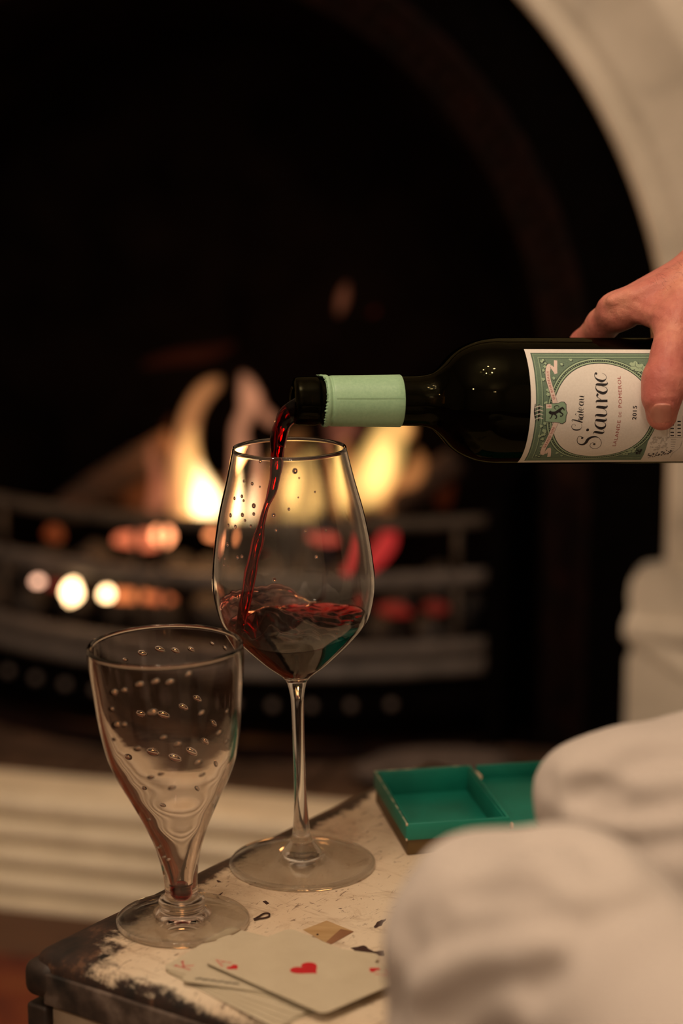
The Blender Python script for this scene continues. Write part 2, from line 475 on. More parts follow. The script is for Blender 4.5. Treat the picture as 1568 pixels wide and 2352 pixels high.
def lump(r, seed, sq=(1, 1, .8), lat=10, lon=14):
    v, f = sphere_data(lon, lat); out = []
    for p in v:
        q = Vector(p); d = 1 + .35*mnoise.noise(q*1.3 + Vector((seed*3.1, seed*1.7, seed)))
        d = round(d*7)/7*.5 + d*.5
        out.append((q.x*r*d*sq[0], q.y*r*d*sq[1], q.z*r*d*sq[2]))
    return out, f
M_coal = noisy('coal', [(.3, (.006, .005, .005)), (.7, (.03, .022, .02))], 40, .7, .6, .004)
M_ember1 = glow_mat('ember_orange', (1, .22, .05), 2.2)
M_ember2 = glow_mat('ember_white', (1, .62, .30), 9)
M_ember3 = glow_mat('ember_red', (1, .05, .03), .16)
M_ash = noisy('ash', [(.3, (.05, .038, .034)), (.7, (.11, .085, .078))], 60, .95, .5, .002)
M_log = noisy('charred_log', [(.3, (.005, .003, .002)), (.55, (.03, .012, .006)), (.8, (.08, .03, .013))], 26, .9, .9, .004, stretch=(1, 1, 4))
coals = []
k = 0
for row, (vv, zz) in enumerate(((-.02, .225), (-.08, .235), (-.05, .265))):
    for i in range(11):
        u = -.28 + i*.054 + (row % 2)*.02 + random.uniform(-.008, .008)
        vb = min(vv, bow(u + GC) - .03)
        k += 1
        vs, fs = lump(random.uniform(.022, .029), k)
        o = mesh('coal', vs, fs, M_coal, None, False); o.location = FW(u + GC, vb, zz + random.uniform(-.004, .006))
        o.rotation_euler = (random.random()*3, random.random()*3, random.random()*3)
        tag(o, 'black lump of coal in the heap behind the grate bars', 'coal', 'coals heaped in the fire grate')
def ember(px, py, v, r, m, label, sq=(1, 1, .8)):
    p = FPT(px, py, v); vs, fs = lump(r, px*.01, sq)
    o = mesh('ember', vs, fs, m, None, False); o.location = FW(*p); o.rotation_euler = (0, 0, -math.radians(15))
    tag(o, label, 'ember')
ember(165, 1360, .075, .0105, M_ember2, 'white-hot ember, the largest bright spot at lower left of the fire', (.9, 1, 1.15))
ember(87, 1335, .068, .0055, glow_mat('ember_pale', (1, .52, .33), 3.5), 'pale glowing ember furthest left on the grate ledge')
ember(243, 1363, .078, .0065, M_ember2, 'white-hot ember just right of the largest bright one', (1, 1, 1))
ember(300, 1368, .07, .013, glow_mat('ember_trail', (1, .25, .07), 1.1), 'dull orange ember trailing right of the white-hot one', (1.9, .6, .5))
ember(365, 1375, .07, .010, glow_mat('ember_trail2', (1, .22, .07), .8), 'faint orange ember at the end of the glowing trail', (1.8, .6, .5))
ember(130, 1345, .06, .008, M_ember3, 'small red ember between the two leftmost bright ones', (1.6, .8, .5))
ember(320, 1240, .03, .018, glow_mat('ember_salmon', (1, .22, .09), 1.0), 'salmon orange ember between the upper bars left of the wine glass', (1.7, .6, .55))
ember(375, 1230, .032, .011, glow_mat('ember_salmon2', (1, .33, .13), 4.5), 'bright round ember on the right end of the salmon one', (1, .8, 1))
ember(487, 1228, .03, .006, glow_mat('ember_small', (1, .3, .1), 2.6), 'small orange ember at the left rim of the wine glass')
ember(125, 1225, .0, .011, glow_mat('ember_dim', (1, .16, .03), .16), 'dim brown-orange ember at the left end of the grate')
ember(755, 1230, .03, .017, glow_mat('ember_pink', (1, .14, .08), .55), 'pink-red glowing bar of ember seen through the wine glass', (1.7, .6, .42))
ember(905, 1400, .02, .012, M_ember3, 'dull red ember low on the right side of the grate', (1.6, .7, .6))
ember(1000, 1395, .0, .010, glow_mat('ember_dark', (1, .05, .03), .10), 'darkest red ember at the right end of the grate', (1.4, .7, .7))
pts = crm([FPT(x, y, .03) for x, y in ((893, 1215), (890, 1240), (872, 1270), (845, 1300), (815, 1310))], 5)
o = mesh('ember', *tube_data([FW(*p) for p in pts], [.005 + .006*math.sin(math.pi*min(1, (i + 2)/20)) for i in range(len(pts))], 10), glow_mat('ember_crimson', (1, .05, .045), .42))
tag(o, 'curved crimson glowing ember right of the wine glass bowl', 'ember')
# logs
def log(name, a, b, va, vb, r, label):
    A, B = FPT(*a, va), FPT(*b, vb); pts = crm([FW(*A), FW(*(A*.5 + B*.5)) + V3(0, 0, .004), FW(*B)], 8)
    v, f = tube_data(pts, r, 16)
    v = [np.array(p)*1.0 + .1*r*np.array(mnoise.noise_vector(Vector(p)*60)) for p in v]
    tag(mesh(name, v, f, M_log), label, 'log')
log('log', (150, 1175), (400, 1020), -.08, -.10, .020, 'charred log leaning up to the right at the left of the flames')
log('log', (250, 1165), (1000, 1130), -.16, -.12, .026, 'thick charred log lying across the back of the fire')
log('log', (830, 1215), (1050, 1060), -.05, -.10, .018, 'charred log at the right end of the grate')
tag(mesh('ash_heap', *lump(.05, 4.2, (1.6, 1, .35)), M_ash), 'small heap of grey ash on the hearth right of the wine glass stem', 'ash').location = FW(*FPT(1000, 1700, .12))
bpy.data.objects['ash_heap'].location.z = .116

# flames: each tongue is a body of glowing gas
fire = empty('fire', FW(0, -.08, .30)); tag(fire, 'bright yellow and orange coal fire burning in the grate', 'fire')
def flame(pts, v, color, strength, flat=.7, jit=.0):
    """pts: (px, py, half width px) measured, laid in the plane v of the firebox"""
    c = crm(pts, 6); P3, R = [], []
    for px, py, w in c:
        p = FPT(px, py, v); P3.append(FW(*p)); R.append(max(.0006, w*depth(P3[-1])/F))
    vv, ff = tube_data(P3, R, 14, flat, 0, tuple(FV))
    o = mesh('flame', vv, ff, flame_mat('flame_gas', color, strength)); fixn(o); keep(o, fire)
Yl, Or, Sa, Wh = (1, .56, .16), (1, .36, .10), (1, .30, .14), (1, .80, .42)
# left tongue
flame([(450, 1200, 60), (440, 1140, 62), (425, 1070, 45), (428, 1010, 32), (440, 950, 26), (465, 905, 24), (492, 882, 19), (508, 868, 5)], -.04, (1, .38, .13), 24)
flame([(470, 1200, 60), (465, 1150, 52), (440, 1080, 34), (436, 1020, 20), (445, 980, 8)], -.05, Yl, 42)
flame([(475, 1185, 34), (472, 1140, 36), (462, 1095, 18), (455, 1060, 6)], -.03, Wh, 130)
flame([(345, 1175, 16), (365, 1140, 26), (362, 1090, 20), (350, 1050, 14), (352, 1015, 6)], -.05, Sa, 19)
flame([(300, 1160, 30), (330, 1110, 34), (360, 1040, 22), (400, 960, 12)], -.12, (1, .22, .05), 3.0)
# middle S-shaped tongue
flame([(560, 1180, 40), (556, 1090, 30), (552, 1030, 24), (550, 985, 20), (568, 945, 22), (572, 905, 26), (562, 872, 16), (552, 858, 5)], -.06, (1, .40, .20), 30)
flame([(590, 900, 10), (598, 935, 14), (618, 962, 17), (636, 975, 10), (645, 985, 4)], -.06, (1, .38, .19), 30)
# body behind the glass
flame([(570, 1195, 60), (600, 1130, 50), (640, 1070, 40), (680, 1010, 24), (700, 985, 6)], -.08, Or, 9)
flame([(540, 1190, 26), (545, 1140, 24), (548, 1100, 10)], -.03, Wh, 70)
flame([(690, 1195, 60), (690, 1130, 62), (720, 1070, 44), (740, 1030, 18)], -.07, Yl, 16)
flame([(668, 1160, 18), (672, 1125, 24), (682, 1090, 22), (684, 1060, 8)], -.04, Yl, 95)
flame([(740, 1170, 26), (748, 1140, 28), (752, 1105, 20), (748, 1070, 6)], -.05, Yl, 34)
flame([(800, 1180, 16), (808, 1120, 22), (800, 1060, 22), (790, 1010, 10)], -.05, Or, 26)
# right tongue
flame([(815, 1170, 16), (840, 1120, 48), (872, 1060, 56), (890, 1010, 46), (908, 965, 38), (900, 915, 14)], -.05, Yl, 30)
flame([(845, 1165, 22), (862, 1120, 36), (880, 1060, 34), (886, 1010, 12)], -.03, Yl, 26)
flame([(850, 1120, 26), (868, 1070, 34), (880, 1020, 26), (884, 980, 8)], -.07, Yl, 26)
flame([(800, 1010, 50), (775, 975, 34), (750, 950, 12)], -.1, (1, .30, .16), 6)
flame([(895, 1180, 12), (880, 1150, 18), (905, 1110, 24), (945, 1095, 26), (960, 1060, 22), (958, 1030, 6)], -.04, Or, 22)
flame([(935, 1010, 16), (930, 980, 24), (938, 950, 8)], -.07, Or, 30)
flame([(1010, 1165, 24), (1020, 1110, 26), (1000, 1050, 12)], -.12, (1, .16, .04), 1.6)
# detached licks, then the glow on lit soot
flame([(776, 725, 5), (783, 700, 13), (790, 672, 13), (797, 648, 4)], -.10, Sa, 11)
flame([(848, 722, 4), (860, 716, 7), (866, 705, 3)], -.10, (1, .10, .05), 6)
flame([(330, 838, 10), (400, 822, 18), (480, 812, 18), (540, 790, 8)], -.14, (1, .16, .06), 1.3)  # faint red glow on lit log and soot, put in as gas
point_light(tuple(FW(*FPT(432, 955, -.06))), FIRE_LIGHT, .05, (1, .42, .13))

# ================================================================= TRUNK
TR = math.radians(-35.2); TC = V3(-.166, 1.055, 0)
TX, TY = .278, .388
def trunk_material(name, edge=True, dark=0.0):
    m, nt, b = nodes(name); setv(b, Roughness=.62)
    tc = nt.nodes.new('ShaderNodeTexCoord'); sx = nt.nodes.new('ShaderNodeSeparateXYZ'); nt.links.new(tc.outputs['Object'], sx.inputs[0])
    n1 = noise_tex(nt, 14, 9, .68, dist=.4); n2 = noise_tex(nt, 60, 8, .7, stretch=(.35, 1.4, 1)); n3 = noise_tex(nt, 5, 3, .5)
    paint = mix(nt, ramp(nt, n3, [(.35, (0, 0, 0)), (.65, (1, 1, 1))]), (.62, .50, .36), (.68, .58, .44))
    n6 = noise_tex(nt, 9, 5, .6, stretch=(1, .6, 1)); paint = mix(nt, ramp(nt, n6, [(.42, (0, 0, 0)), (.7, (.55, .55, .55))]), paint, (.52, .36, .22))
    stain = ramp(nt, n2, [(.56, (0, 0, 0)), (.72, (1, 1, 1))])
    col = mix(nt, mathn(nt, 'MULTIPLY', stain, .75), paint, (.22, .12, .065))
    n7 = noise_tex(nt, 150, 4, .75, stretch=(1.6, .5, 1), dist=1.2); col = mix(nt, ramp(nt, n7, [(.60, (0, 0, 0)), (.66, (.8, .8, .8))]), col, (.10, .05, .03))
    n8 = noise_tex(nt, 34, 7, .8, dist=.9); col = mix(nt, ramp(nt, n8, [(.52, (0, 0, 0)), (.74, (.65, .65, .65))]), col, (.30, .18, .10))
    n9 = noise_tex(nt, 24, 5, .85, dist=2.0); col = mix(nt, ramp(nt, n9, [(.675, (0, 0, 0)), (.69, (1, 1, 1))]), col, (.045, .018, .010))
    if edge:
        # bare wood along the edges: distance to the nearest edge, broken up by noise
        X, Y, Z = sx.outputs
        d1 = mathn(nt, 'MULTIPLY', X, mathn(nt, 'ADD', mathn(nt, 'MULTIPLY', Y, 7), 1.5))
        d2 = mathn(nt, 'ADD', mathn(nt, 'MULTIPLY', Y, 3.0), .040)
        d = mathn(nt, 'MINIMUM', d1, d2)
        rc = mathn(nt, 'SQRT', mathn(nt, 'ADD', mathn(nt, 'MULTIPLY', X, X), mathn(nt, 'MULTIPLY', Y, Y)))
        d = mathn(nt, 'MINIMUM', d, mathn(nt, 'MULTIPLY', rc, 1.05))
        d = mathn(nt, 'MINIMUM', d, mathn(nt, 'MULTIPLY', mathn(nt, 'SUBTRACT', TY, Y), 1.2))
        if dark == 0: d = mathn(nt, 'MINIMUM', d, mathn(nt, 'ADD', mathn(nt, 'MULTIPLY', mathn(nt, 'SUBTRACT', Z, .392), 8), .03))
        w = mathn(nt, 'ADD', mathn(nt, 'MULTIPLY', n1, .11), -.025)
        w = mathn(nt, 'ADD', w, mathn(nt, 'MULTIPLY', n2, .045))
        n10 = noise_tex(nt, 130, 6, .8); w = mathn(nt, 'ADD', w, mathn(nt, 'MULTIPLY', mathn(nt, 'SUBTRACT', n10, .5), .05))
        r = mathn(nt, 'SUBTRACT', w, d); fac = mathn(nt, 'MULTIPLY', mathn(nt, 'ADD', r, .004), 60)
        cl = nt.nodes.new('ShaderNodeClamp'); nt.links.new(fac, cl.inputs[0])
        n4 = noise_tex(nt, 90, 4, .7, stretch=(1, .35, 1))
        wood = ramp(nt, n4, [(.35, (.006, .003, .002)), (.55, (.028, .012, .007)), (.72, (.13, .06, .03))])
        col = mix(nt, cl.outputs[0], col, wood)
    n5 = noise_tex(nt, 300, 3)
    nt.links.new(col, b.inputs['Base Color']); bump(nt, b, mathn(nt, 'ADD', n1, n5), .25, .0008); return m
M_lid = trunk_material('trunk_lid_paint')
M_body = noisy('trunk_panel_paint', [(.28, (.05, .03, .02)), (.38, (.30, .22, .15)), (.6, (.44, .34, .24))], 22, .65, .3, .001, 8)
M_dark = noisy('bare_dark_wood', [(.35, (.005, .003, .002)), (.55, (.025, .013, .008)), (.70, (.13, .085, .055))], 60, .6, .5, .001, 6)
M_band = noisy('trunk_band', [(.38, (.006, .004, .003)), (.52, (.06, .04, .03)), (.68, (.20, .15, .12))], 30, .65, .4, .001, 8)
tk = empty('trunk', TC, (0, 0, TR)); tag(tk, 'worn cream painted wooden trunk with dark edges holding the glasses and cards', 'trunk')
def tbox(name, lo, hi, m, bev=0): return box(name, lo, hi, m, tk, bev, 4)
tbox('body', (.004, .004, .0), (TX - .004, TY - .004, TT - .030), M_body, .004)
tbox('lid', (0, 0, TT - .0295), (TX, TY, TT), M_lid, .0105)
tbox('lid_band', (.012, -.0022, TT - .0285), (TX - .012, .003, TT - .0105), M_band, .0012)
tbox('lid_band', (-.0022, .012, TT - .0285), (.003, TY - .012, TT - .0105), M_dark, .0012)
tbox('corner_post', (-.0015, -.0015, .002), (.013, .013, TT - .0305), M_dark, .0025)
tbox('corner_post', (TX - .014, -.0015, .002), (TX + .0015, .013, TT - .0305), M_dark, .0025)
tbox('corner_post', (-.0015, TY - .013, .002), (.013, TY + .0015, TT - .0305), M_dark, .0025)
tbox('corner_cap', (-.0032, -.0032, TT - .027), (.018, .018, TT - .006), M_dark, .007)
tbox('bottom_rail', (.013, -.001, .002), (TX - .014, .006, .03), M_dark, .0015)
def flatpoly(name, pix, z, m, parent, thick=.0002, rough=0):
    pts = [P(x, y, z) for x, y in pix]
    if rough:
        out = []
        for i, p in enumerate(pts):
            q = pts[(i + 1) % len(pts)]
            for k in range(4):
                t = k/4; s = p*(1 - t) + q*t
                if k: s = s + V3(*(np.random.RandomState(i*7 + k).uniform(-rough, rough, 2)), 0)
                out.append(s)
        pts = out
    n = len(pts); v = [p for p in pts] + [p + V3(0, 0, thick) for p in pts]
    f = [tuple(range(n, 2*n)), tuple(reversed(range(n)))] + [(i, (i + 1) % n, n + (i + 1) % n, n + i) for i in range(n)]
    return keep(fixn(mesh(name, v, f, m, None, False)), parent)
M_chip = mat('chipped_wood', (.035, .010, .005), .7)
M_black = mat('black_stain_and_hole', (.006, .004, .003), .6)
M_amber = noisy('bare_yellow_wood', [(.3, (.34, .20, .08)), (.7, (.52, .35, .17))], 20, .6, .2, .001, 5, stretch=(1, 5, 1))
flatpoly('worn_patch', [(696, 2136), (750, 2115), (812, 2140), (757, 2171)], TT, M_amber, tk)
flatpoly('worn_patch', [(744, 2168), (782, 2134), (812, 2140), (757, 2171)], TT + .0002, noisy('brown_wood', [(.3, (.17, .07, .03)), (.7, (.28, .13, .06))], 30, .6, .2), tk, .0001)
flatpoly('paint_chip', [(805, 2178), (835, 2172), (858, 2186), (880, 2184), (880, 2196), (850, 2194), (822, 2190)], TT, M_chip, tk, .0002, .0004)
flatpoly('paint_chip', [(858, 2130), (866, 2118), (886, 2110), (876, 2126), (862, 2132)], TT, M_chip, tk, .0002, .0004)
flatpoly('paint_chip', [(222, 2199), (236, 2192), (252, 2193), (250, 2198), (232, 2204)], TT, M_black, tk, .0002, .0004)
flatpoly('paint_chip', [(726, 2146), (730, 2144), (732, 2147), (728, 2149)], TT + .0002, M_chip, tk, .0001)
flatpoly('paint_chip', [(497, 2022), (503, 2023), (508, 2026), (500, 2027)], TT, M_chip, tk, .0002)
flatpoly('paint_chip', [(603, 2071), (610, 2069), (618, 2075), (612, 2078)], TT, M_chip, tk, .0002)
flatpoly('paint_chip', [(488, 2066), (500, 2056), (512, 2050), (502, 2060)], TT, M_chip, tk, .0002)
flatpoly('paint_chip', [(278, 2118), (284, 2112), (287, 2122), (280, 2127)], TT, M_black, tk, .0002)
pts = crm([P(x, y, TT + .0008) for x, y in ((583, 2111), (594, 2105), (606, 2098), (617, 2098), (618, 2104), (608, 2108), (594, 2110), (584, 2113))], 5)
tag(mesh('twig', *tube_data(pts, .0005, 6), M_chip), 'tiny dark curled twig on the trunk behind the playing cards', 'twig')

# ================================================================= GLASSES
def vtx_material_fix(o): return fixn(o)
def lean(o, k, z0=.004, tiltrim=0):
    """bend the bowl of a hand-made glass sideways while its foot stays flat"""
    for v in o.data.vertices:
        z = v.co.z
        if z > z0:
            s = min(1, (z - z0)/.03); x = v.co.x
            v.co.x = x - k*(z - z0)
            v.co.z = z + x*k*s*(1 + tiltrim)
def px_prof(rows, Yd, cx):
    out = []
    for y, hw in rows:
        p = Q(cx, y, Yd); out.append((hw*depth(p)/F, p[2] - TT))
    return out
def subdiv_prof(rows, n=5):
    return [tuple(r) for r in crm(rows, n)]
# --- stemmed wine glass
WY, WX = 1.1727, -.02285
wg = empty('wine_glass', (WX, WY, TT)); tag(wg, 'tall stemmed clear wine glass being filled, standing on the trunk', 'wine glass')
bowl = px_prof([(1028, 131), (1100, 147), (1170, 165), (1240, 178), (1310, 186), (1350, 186.5), (1390, 180), (1423, 169), (1451, 148), (1482, 118), (1521, 75), (1540, 50), (1551, 35)], WY, 668)
bowl = subdiv_prof(bowl, 6)
wall = .0009
inner = []
for i, (r, z) in enumerate(bowl):
    a = bowl[max(i - 1, 0)]; b = bowl[min(i + 1, len(bowl) - 1)]
    t = np.array([b[0] - a[0], b[1] - a[1]]); t /= np.linalg.norm(t); nrm = (-t[1], t[0])
    s = 1 if nrm[0] < 0 else -1
    inner.append((r + s*nrm[0]*wall, z + s*nrm[1]*wall))
zb = bowl[-1][1]
inner_w = [p for p in inner if p[0] > .004 and p[1] > zb + .0012]
inner_full = inner_w + [(inner_w[-1][0]*.72, inner_w[-1][1] - .0010), (inner_w[-1][0]*.4, inner_w[-1][1] - .0016), (0, inner_w[-1][1] - .0018)]
rim = [(bowl[0][0] - wall*.25, bowl[0][1] + .00035), (bowl[0][0] - wall*.75, bowl[0][1] + .00035)]
stem = px_prof([(1562, 25), (1572, 21), (1590, 17), (1612, 14.6), (1687, 13.6), (1768, 13.6), (1830, 14.5), (1870, 16.5), (1898, 19), (1918, 21.5)], WY, 685)
stem = subdiv_prof(stem, 4)
foot = [(.0070, .0145), (.0095, .0115), (.0115, .0090), (.0122, .0072), (.0145, .0062), (.020, .0050), (.030, .0036), (.0405, .0029), (.0422, .0024), (.0427, .0016), (.0424, .0007), (.041, .0), (.036, .0003), (.02, .0012), (.008, .0022), (0, .0024)]
foot = subdiv_prof(foot[:7], 3)[:-1] + foot[6:]
prof = list(reversed(inner_full)) + list(reversed(rim)) + bowl + stem + [p for p in foot if p[1] < stem[-1][1] - .0005]
def glass_obj(name, prof, m, root, k, tiltrim=0, seg=160):
    v, f = lathe_data(prof, seg); o = mesh(name, v, f, m, root)
    if k: lean(o, k, .006, tiltrim)
    prof_r = max(p[0] for p in prof if p[1] < .004)
    o.data.materials.append(M_foot)      # the thin spread foot lets the lamp light down to the wood
    for pl in o.data.polygons:
        if pl.center.z < .0066 and .0135 < math.hypot(pl.center.x, pl.center.y) < prof_r - .0009: pl.material_index = 1
    return fixn(o)
# split bowl and stem into two parts that share one joint ring
ib = len(inner_full) + 2 + len(bowl)
body = glass_obj('bowl_and_stem', prof, M_glass, wg, .026, -.6)
rr = np.array([p[0] for p in reversed(inner_full)]); zz = np.array([p[1] for p in reversed(inner_full)])
def r_in(z): return float(np.interp(z, zz, rr))
LEANK = .026
# --- the wine in the glass
ws = empty
def zat(px, py, dy): return Q(px, py, WY + dy)[2] - TT
hR, hF, hL, hB = zat(828, 1418, 0), zat(680, 1494, -.030), zat(515, 1436, 0), zat(640, 1392, .036)
h0 = (hR + hF + hL + hB)/4
zbot = zz[0] + .0001
def surf(r, th, R):
    t = r/max(R, 1e-6)
    a = (hR - hL)/2*math.cos(th) + (hB - hF)/2*math.sin(th) + ((hR + hL) - (hB + hF))/4*math.cos(2*th)*t
    x, y = r*math.cos(th), r*math.sin(th)
    w = .0024*mnoise.noise(Vector((x*70, y*70, 3.1))) + .0016*mnoise.noise(Vector((x*170 + 5, y*130, 1.2)))
    w += .0007*math.sin(x*520 + y*700)*math.exp(-((x - .012)/.02)**2 - ((y + .004)/.02)**2)
    # crater and crown where the stream lands
    d = math.hypot(x + .022, y + .006); w += .006*math.exp(-((d - .010)/.004)**2)*(.6 + .5*math.sin(5*math.atan2(y, x + .022))) - .010*math.exp(-(d/.007)**2)
    # the wave thrown up on the left
    w += .007*math.exp(-((x + .012)/.013)**2 - ((y - .012)/.012)**2)
    return h0 + a*t + w*min(1, 3*(1 - t) + .25)
v, f = [], []; NS, NR, NH = 144, 40, 34
hc = surf(0, 0, .03)
for i in range(NR + 1):
    for k in range(NS):
        th = 2*math.pi*k/NS
        R = .035
        for _ in range(6): R = r_in(surf(R, th, R))
        R += .00012; r = R*(1 - i/NR)
        v.append((r*math.cos(th), r*math.sin(th), surf(r, th, R)))
top0 = 0; base = len(v)
for i in range(1, NH + 1):
    for k in range(NS):
        th = 2*math.pi*k/NS; z1 = v[k][2]; z = z1 + (zbot - z1)*i/NH; r = r_in(z) + .00012 if i < NH else 0.0003
        v.append((r*math.cos(th), r*math.sin(th), z))
for i in range(NR):
    for k in range(NS): f.append((i*NS + k, i*NS + (k + 1) % NS, (i + 1)*NS + (k + 1) % NS, (i + 1)*NS + k))
for i in range(NH):
    for k in range(NS):
        a0 = k if i == 0 else base + (i - 1)*NS + k; a1 = (k + 1) % NS if i == 0 else base + (i - 1)*NS + (k + 1) % NS
        f.append((a0, base + i*NS + k, base + i*NS + (k + 1) % NS, a1))
wn = mesh('wine', v, f, M_wine, None); bm = bmesh.new(); bm.from_mesh(wn.data); bmesh.ops.remove_doubles(bm, verts=bm.verts, dist=1e-6)
bmesh.ops.holes_fill(bm, edges=bm.edges[:], sides=0); bm.to_mesh(wn.data); bm.free(); fixn(wn)
lean(wn, LEANK, .006, -.6); wn.location = (WX, WY, TT)
tag(wn, 'dark red wine sloshing in the bottom of the tall stemmed glass', 'wine')
# film of wine flung up the left of the bowl
M_film = liquid_mat('wine_film', (.90, .12, .14), 900)
v, f = [], []; n1, n2 = 60, 12
for i in range(n1 + 1):
    th = math.radians(72 + 136*i/n1); z0 = h0 + (hR - hL)/2*math.cos(th) + (hB - hF)/2*math.sin(th)*1.0 - .003
    top = zat(560, 1362, .02) + .002*mnoise.noise(Vector((i*.35, 0, 2))) - .010*max(0, abs(i/n1 - .5) - .28)*6
    top = max(top, z0 + .002)
    for j in range(n2 + 1):
        z = z0 + (top - z0)*j/n2; R = r_in(z)
        tk_ = .0006*(1 - j/n2)**.5 + .0005*(j > n2 - 3) + .0003*mnoise.noise(Vector((th*8, z*300, 0)))
        v.append((R*math.cos(th)*1.0015, R*math.sin(th)*1.0015, z)); v.append(((R - max(.00012, tk_))*math.cos(th), (R - max(.00012, tk_))*math.sin(th), z))
w = 2*(n2 + 1)
for i in range(n1):
    for j in range(n2):
        a = i*w + 2*j; b = (i + 1)*w + 2*j
        f += [(a, a + 2, b + 2, b), (a + 1, b + 1, b + 3, a + 3)]
    a = i*w; b = (i + 1)*w; f += [(a, b, b + 1, a + 1), (a + 2*n2, a + 2*n2 + 1, b + 2*n2 + 1, b + 2*n2)]
for i in (0, n1):
    for j in range(n2): a = i*w + 2*j; f.append((a, a + 1, a + 3, a + 2))
fm = fixn(mesh('wine_film', v, f, M_film)); lean(fm, LEANK, .006, -.6); fm.parent = wn
# the poured stream
sp = [(700, 938, 22, 1.160), (684, 940, 24, 1.162), (665, 952, 24, 1.165), (650, 975, 21, 1.167), (641, 1003, 20, 1.169), (637, 1040, 18.5, 1.171), (634, 1075, 16.5, 1.172), (629, 1110, 13.5, 1.172), (621, 1142, 9.5, 1.173), (611, 1168, 7, 1.173), (602, 1198, 8, 1.173), (595, 1230, 11.5, 1.173), (586, 1270, 12.5, 1.172), (577, 1310, 13, 1.171), (569, 1350, 13.5, 1.170), (560, 1395, 12, 1.168), (552, 1440, 10, 1.167), (548, 1472, 9, 1.166)]
c = crm(sp, 7); pts, rad = [], []
for i, (x, y, hw, Yd) in enumerate(c):
    q = Q(x, y, Yd); pts.append(q); rad.append(1.12*hw*depth(q)/F*(1 + .06*math.sin(i*.5)))
vv, ff = tube_data(pts, rad, 28, .75, .035)
vv = [np.array(p) + .0007*np.array(mnoise.noise_vector(Vector((p[0]*150, p[1]*150, p[2]*32)))) for p in vv]
st = fixn(mesh('wine_stream', vv, ff, M_wine2)); tag(st, 'twisting stream of red wine falling from the bottle into the glass', 'wine')
# beads of liquid on the wine glass
M_drop = glass_mat('water_drop', (.95, .85, .85), 1.34)
bv, bf = sphere_data(12, 8); dm = mesh('droplet', [(x, y, z) for x, y, z in bv], bf, M_drop); dmesh = dm.data; bpy.data.objects.remove(dm)
drops = [(539, 1145, 5), (556, 1140, 5), (560, 1150, 4), (579, 1111, 5), (561, 1105, 4), (530, 1184, 6), (557, 1183, 6), (525, 1207, 5), (541, 1210, 5), (563, 1196, 4), (583, 1162, 7), (583, 1181, 5), (628, 1184, 6), (597, 1118, 3), (523, 1250, 6), (546, 1280, 5), (556, 1278, 5), (515, 1297, 4), (524, 1300, 3), (634, 1218, 4), (663, 1170, 4), (677, 1082, 8), (687, 1098, 3), (723, 1130, 3), (701, 1220, 4), (748, 1218, 3), (726, 1279, 5), (630, 1332, 6), (576, 1209, 4), (517, 1283, 4), (503, 1283, 3), (685, 1143, 2.5), (598, 1060, 5)]
for (x, y, r) in drops:
    Yd = WY; z = Q(x, y, Yd)[2] - TT
    for _ in range(4):
        R = r_in(min(max(z, zz[0]), zz[-1])); cxw = WX - LEANK*(z - .006)
        dx = Q(x, y, Yd)[0] - cxw; Yd = WY - math.sqrt(max(1e-8, R*R - dx*dx)); z = Q(x, y, Yd)[2] - TT
    p = Q(x, y, Yd); o = bpy.data.objects.new('droplet', dmesh); COL.objects.link(o)
    n = Vector((p[0] - cxw, p[1] - WY, 0)).normalized(); rr_ = r*depth(p)/F*.8
    o.location = Vector(p) + n*(-.0002); o.rotation_euler = (0, 0, math.atan2(n.y, n.x)); o.scale = (rr_*.55, rr_, rr_*1.15)
    keep(o, wg)

# --- hand-blown goblet
SY, SX = 1.0888, -.0863
gg = empty('goblet', (SX, SY, TT)); tag(gg, 'small thick hand-blown goblet with bubble rows, nearly empty, left of the wine glass', 'goblet')
go = px_prof([(1484, 180), (1520, 179), (1578, 173), (1650, 165), (1721, 152), (1757, 140), (1793, 124), (1828, 105), (1864, 87), (1900, 70), (1936, 56), (1971, 46), (2007, 40), (2043, 37.5), (2066, 38)], SY, 395)
go = subdiv_prof(go, 4)
gi = px_prof([(1484, 170), (1520, 169), (1578, 163), (1650, 155), (1721, 141), (1757, 128), (1793, 111), (1828, 92), (1864, 73), (1900, 56), (1936, 40), (1971, 28), (2007, 19), (2030, 16.5), (2052, 15.5), (2064, 11.5), (2070, 6), (2071, 0)], SY, 395)
gi[-1] = (0, gi[-1][1])
gi = [(max(0, r), z) for r, z in subdiv_prof(gi, 4)]
ztop = go[0][1]
grim = [(gi[0][0] + .0004, ztop + .0009), ((gi[0][0] + go[0][0])/2, ztop + .0013), (go[0][0] - .0004, ztop + .0009)]
gfoot = [(.0100, .0150), (.0122, .0140), (.0128, .0118), (.0118, .0094), (.0125, .0078), (.016, .0064), (.024, .0050), (.031, .0040), (.0352, .0034), (.0362, .0026), (.0364, .0014), (.0358, .0004), (.0345, 0), (.028, .0004), (.015, .0014), (0, .0020)]
gfoot = subdiv_prof(gfoot[:9], 3)[:-1] + gfoot[8:]
zend = gfoot[0][1]
go2 = [p for p in go if p[1] > zend + .0005]
prof2 = list(reversed(gi)) + grim + go2 + gfoot
GK = .047
glass_obj('goblet_body', prof2, M_glass2, gg, GK, -.55)
gz = np.array([p[1] for p in reversed(gi)]); gri = np.array([p[0] for p in reversed(gi)])
gz2 = np.array([p[1] for p in reversed(go)]); gro = np.array([p[0] for p in reversed(go)])
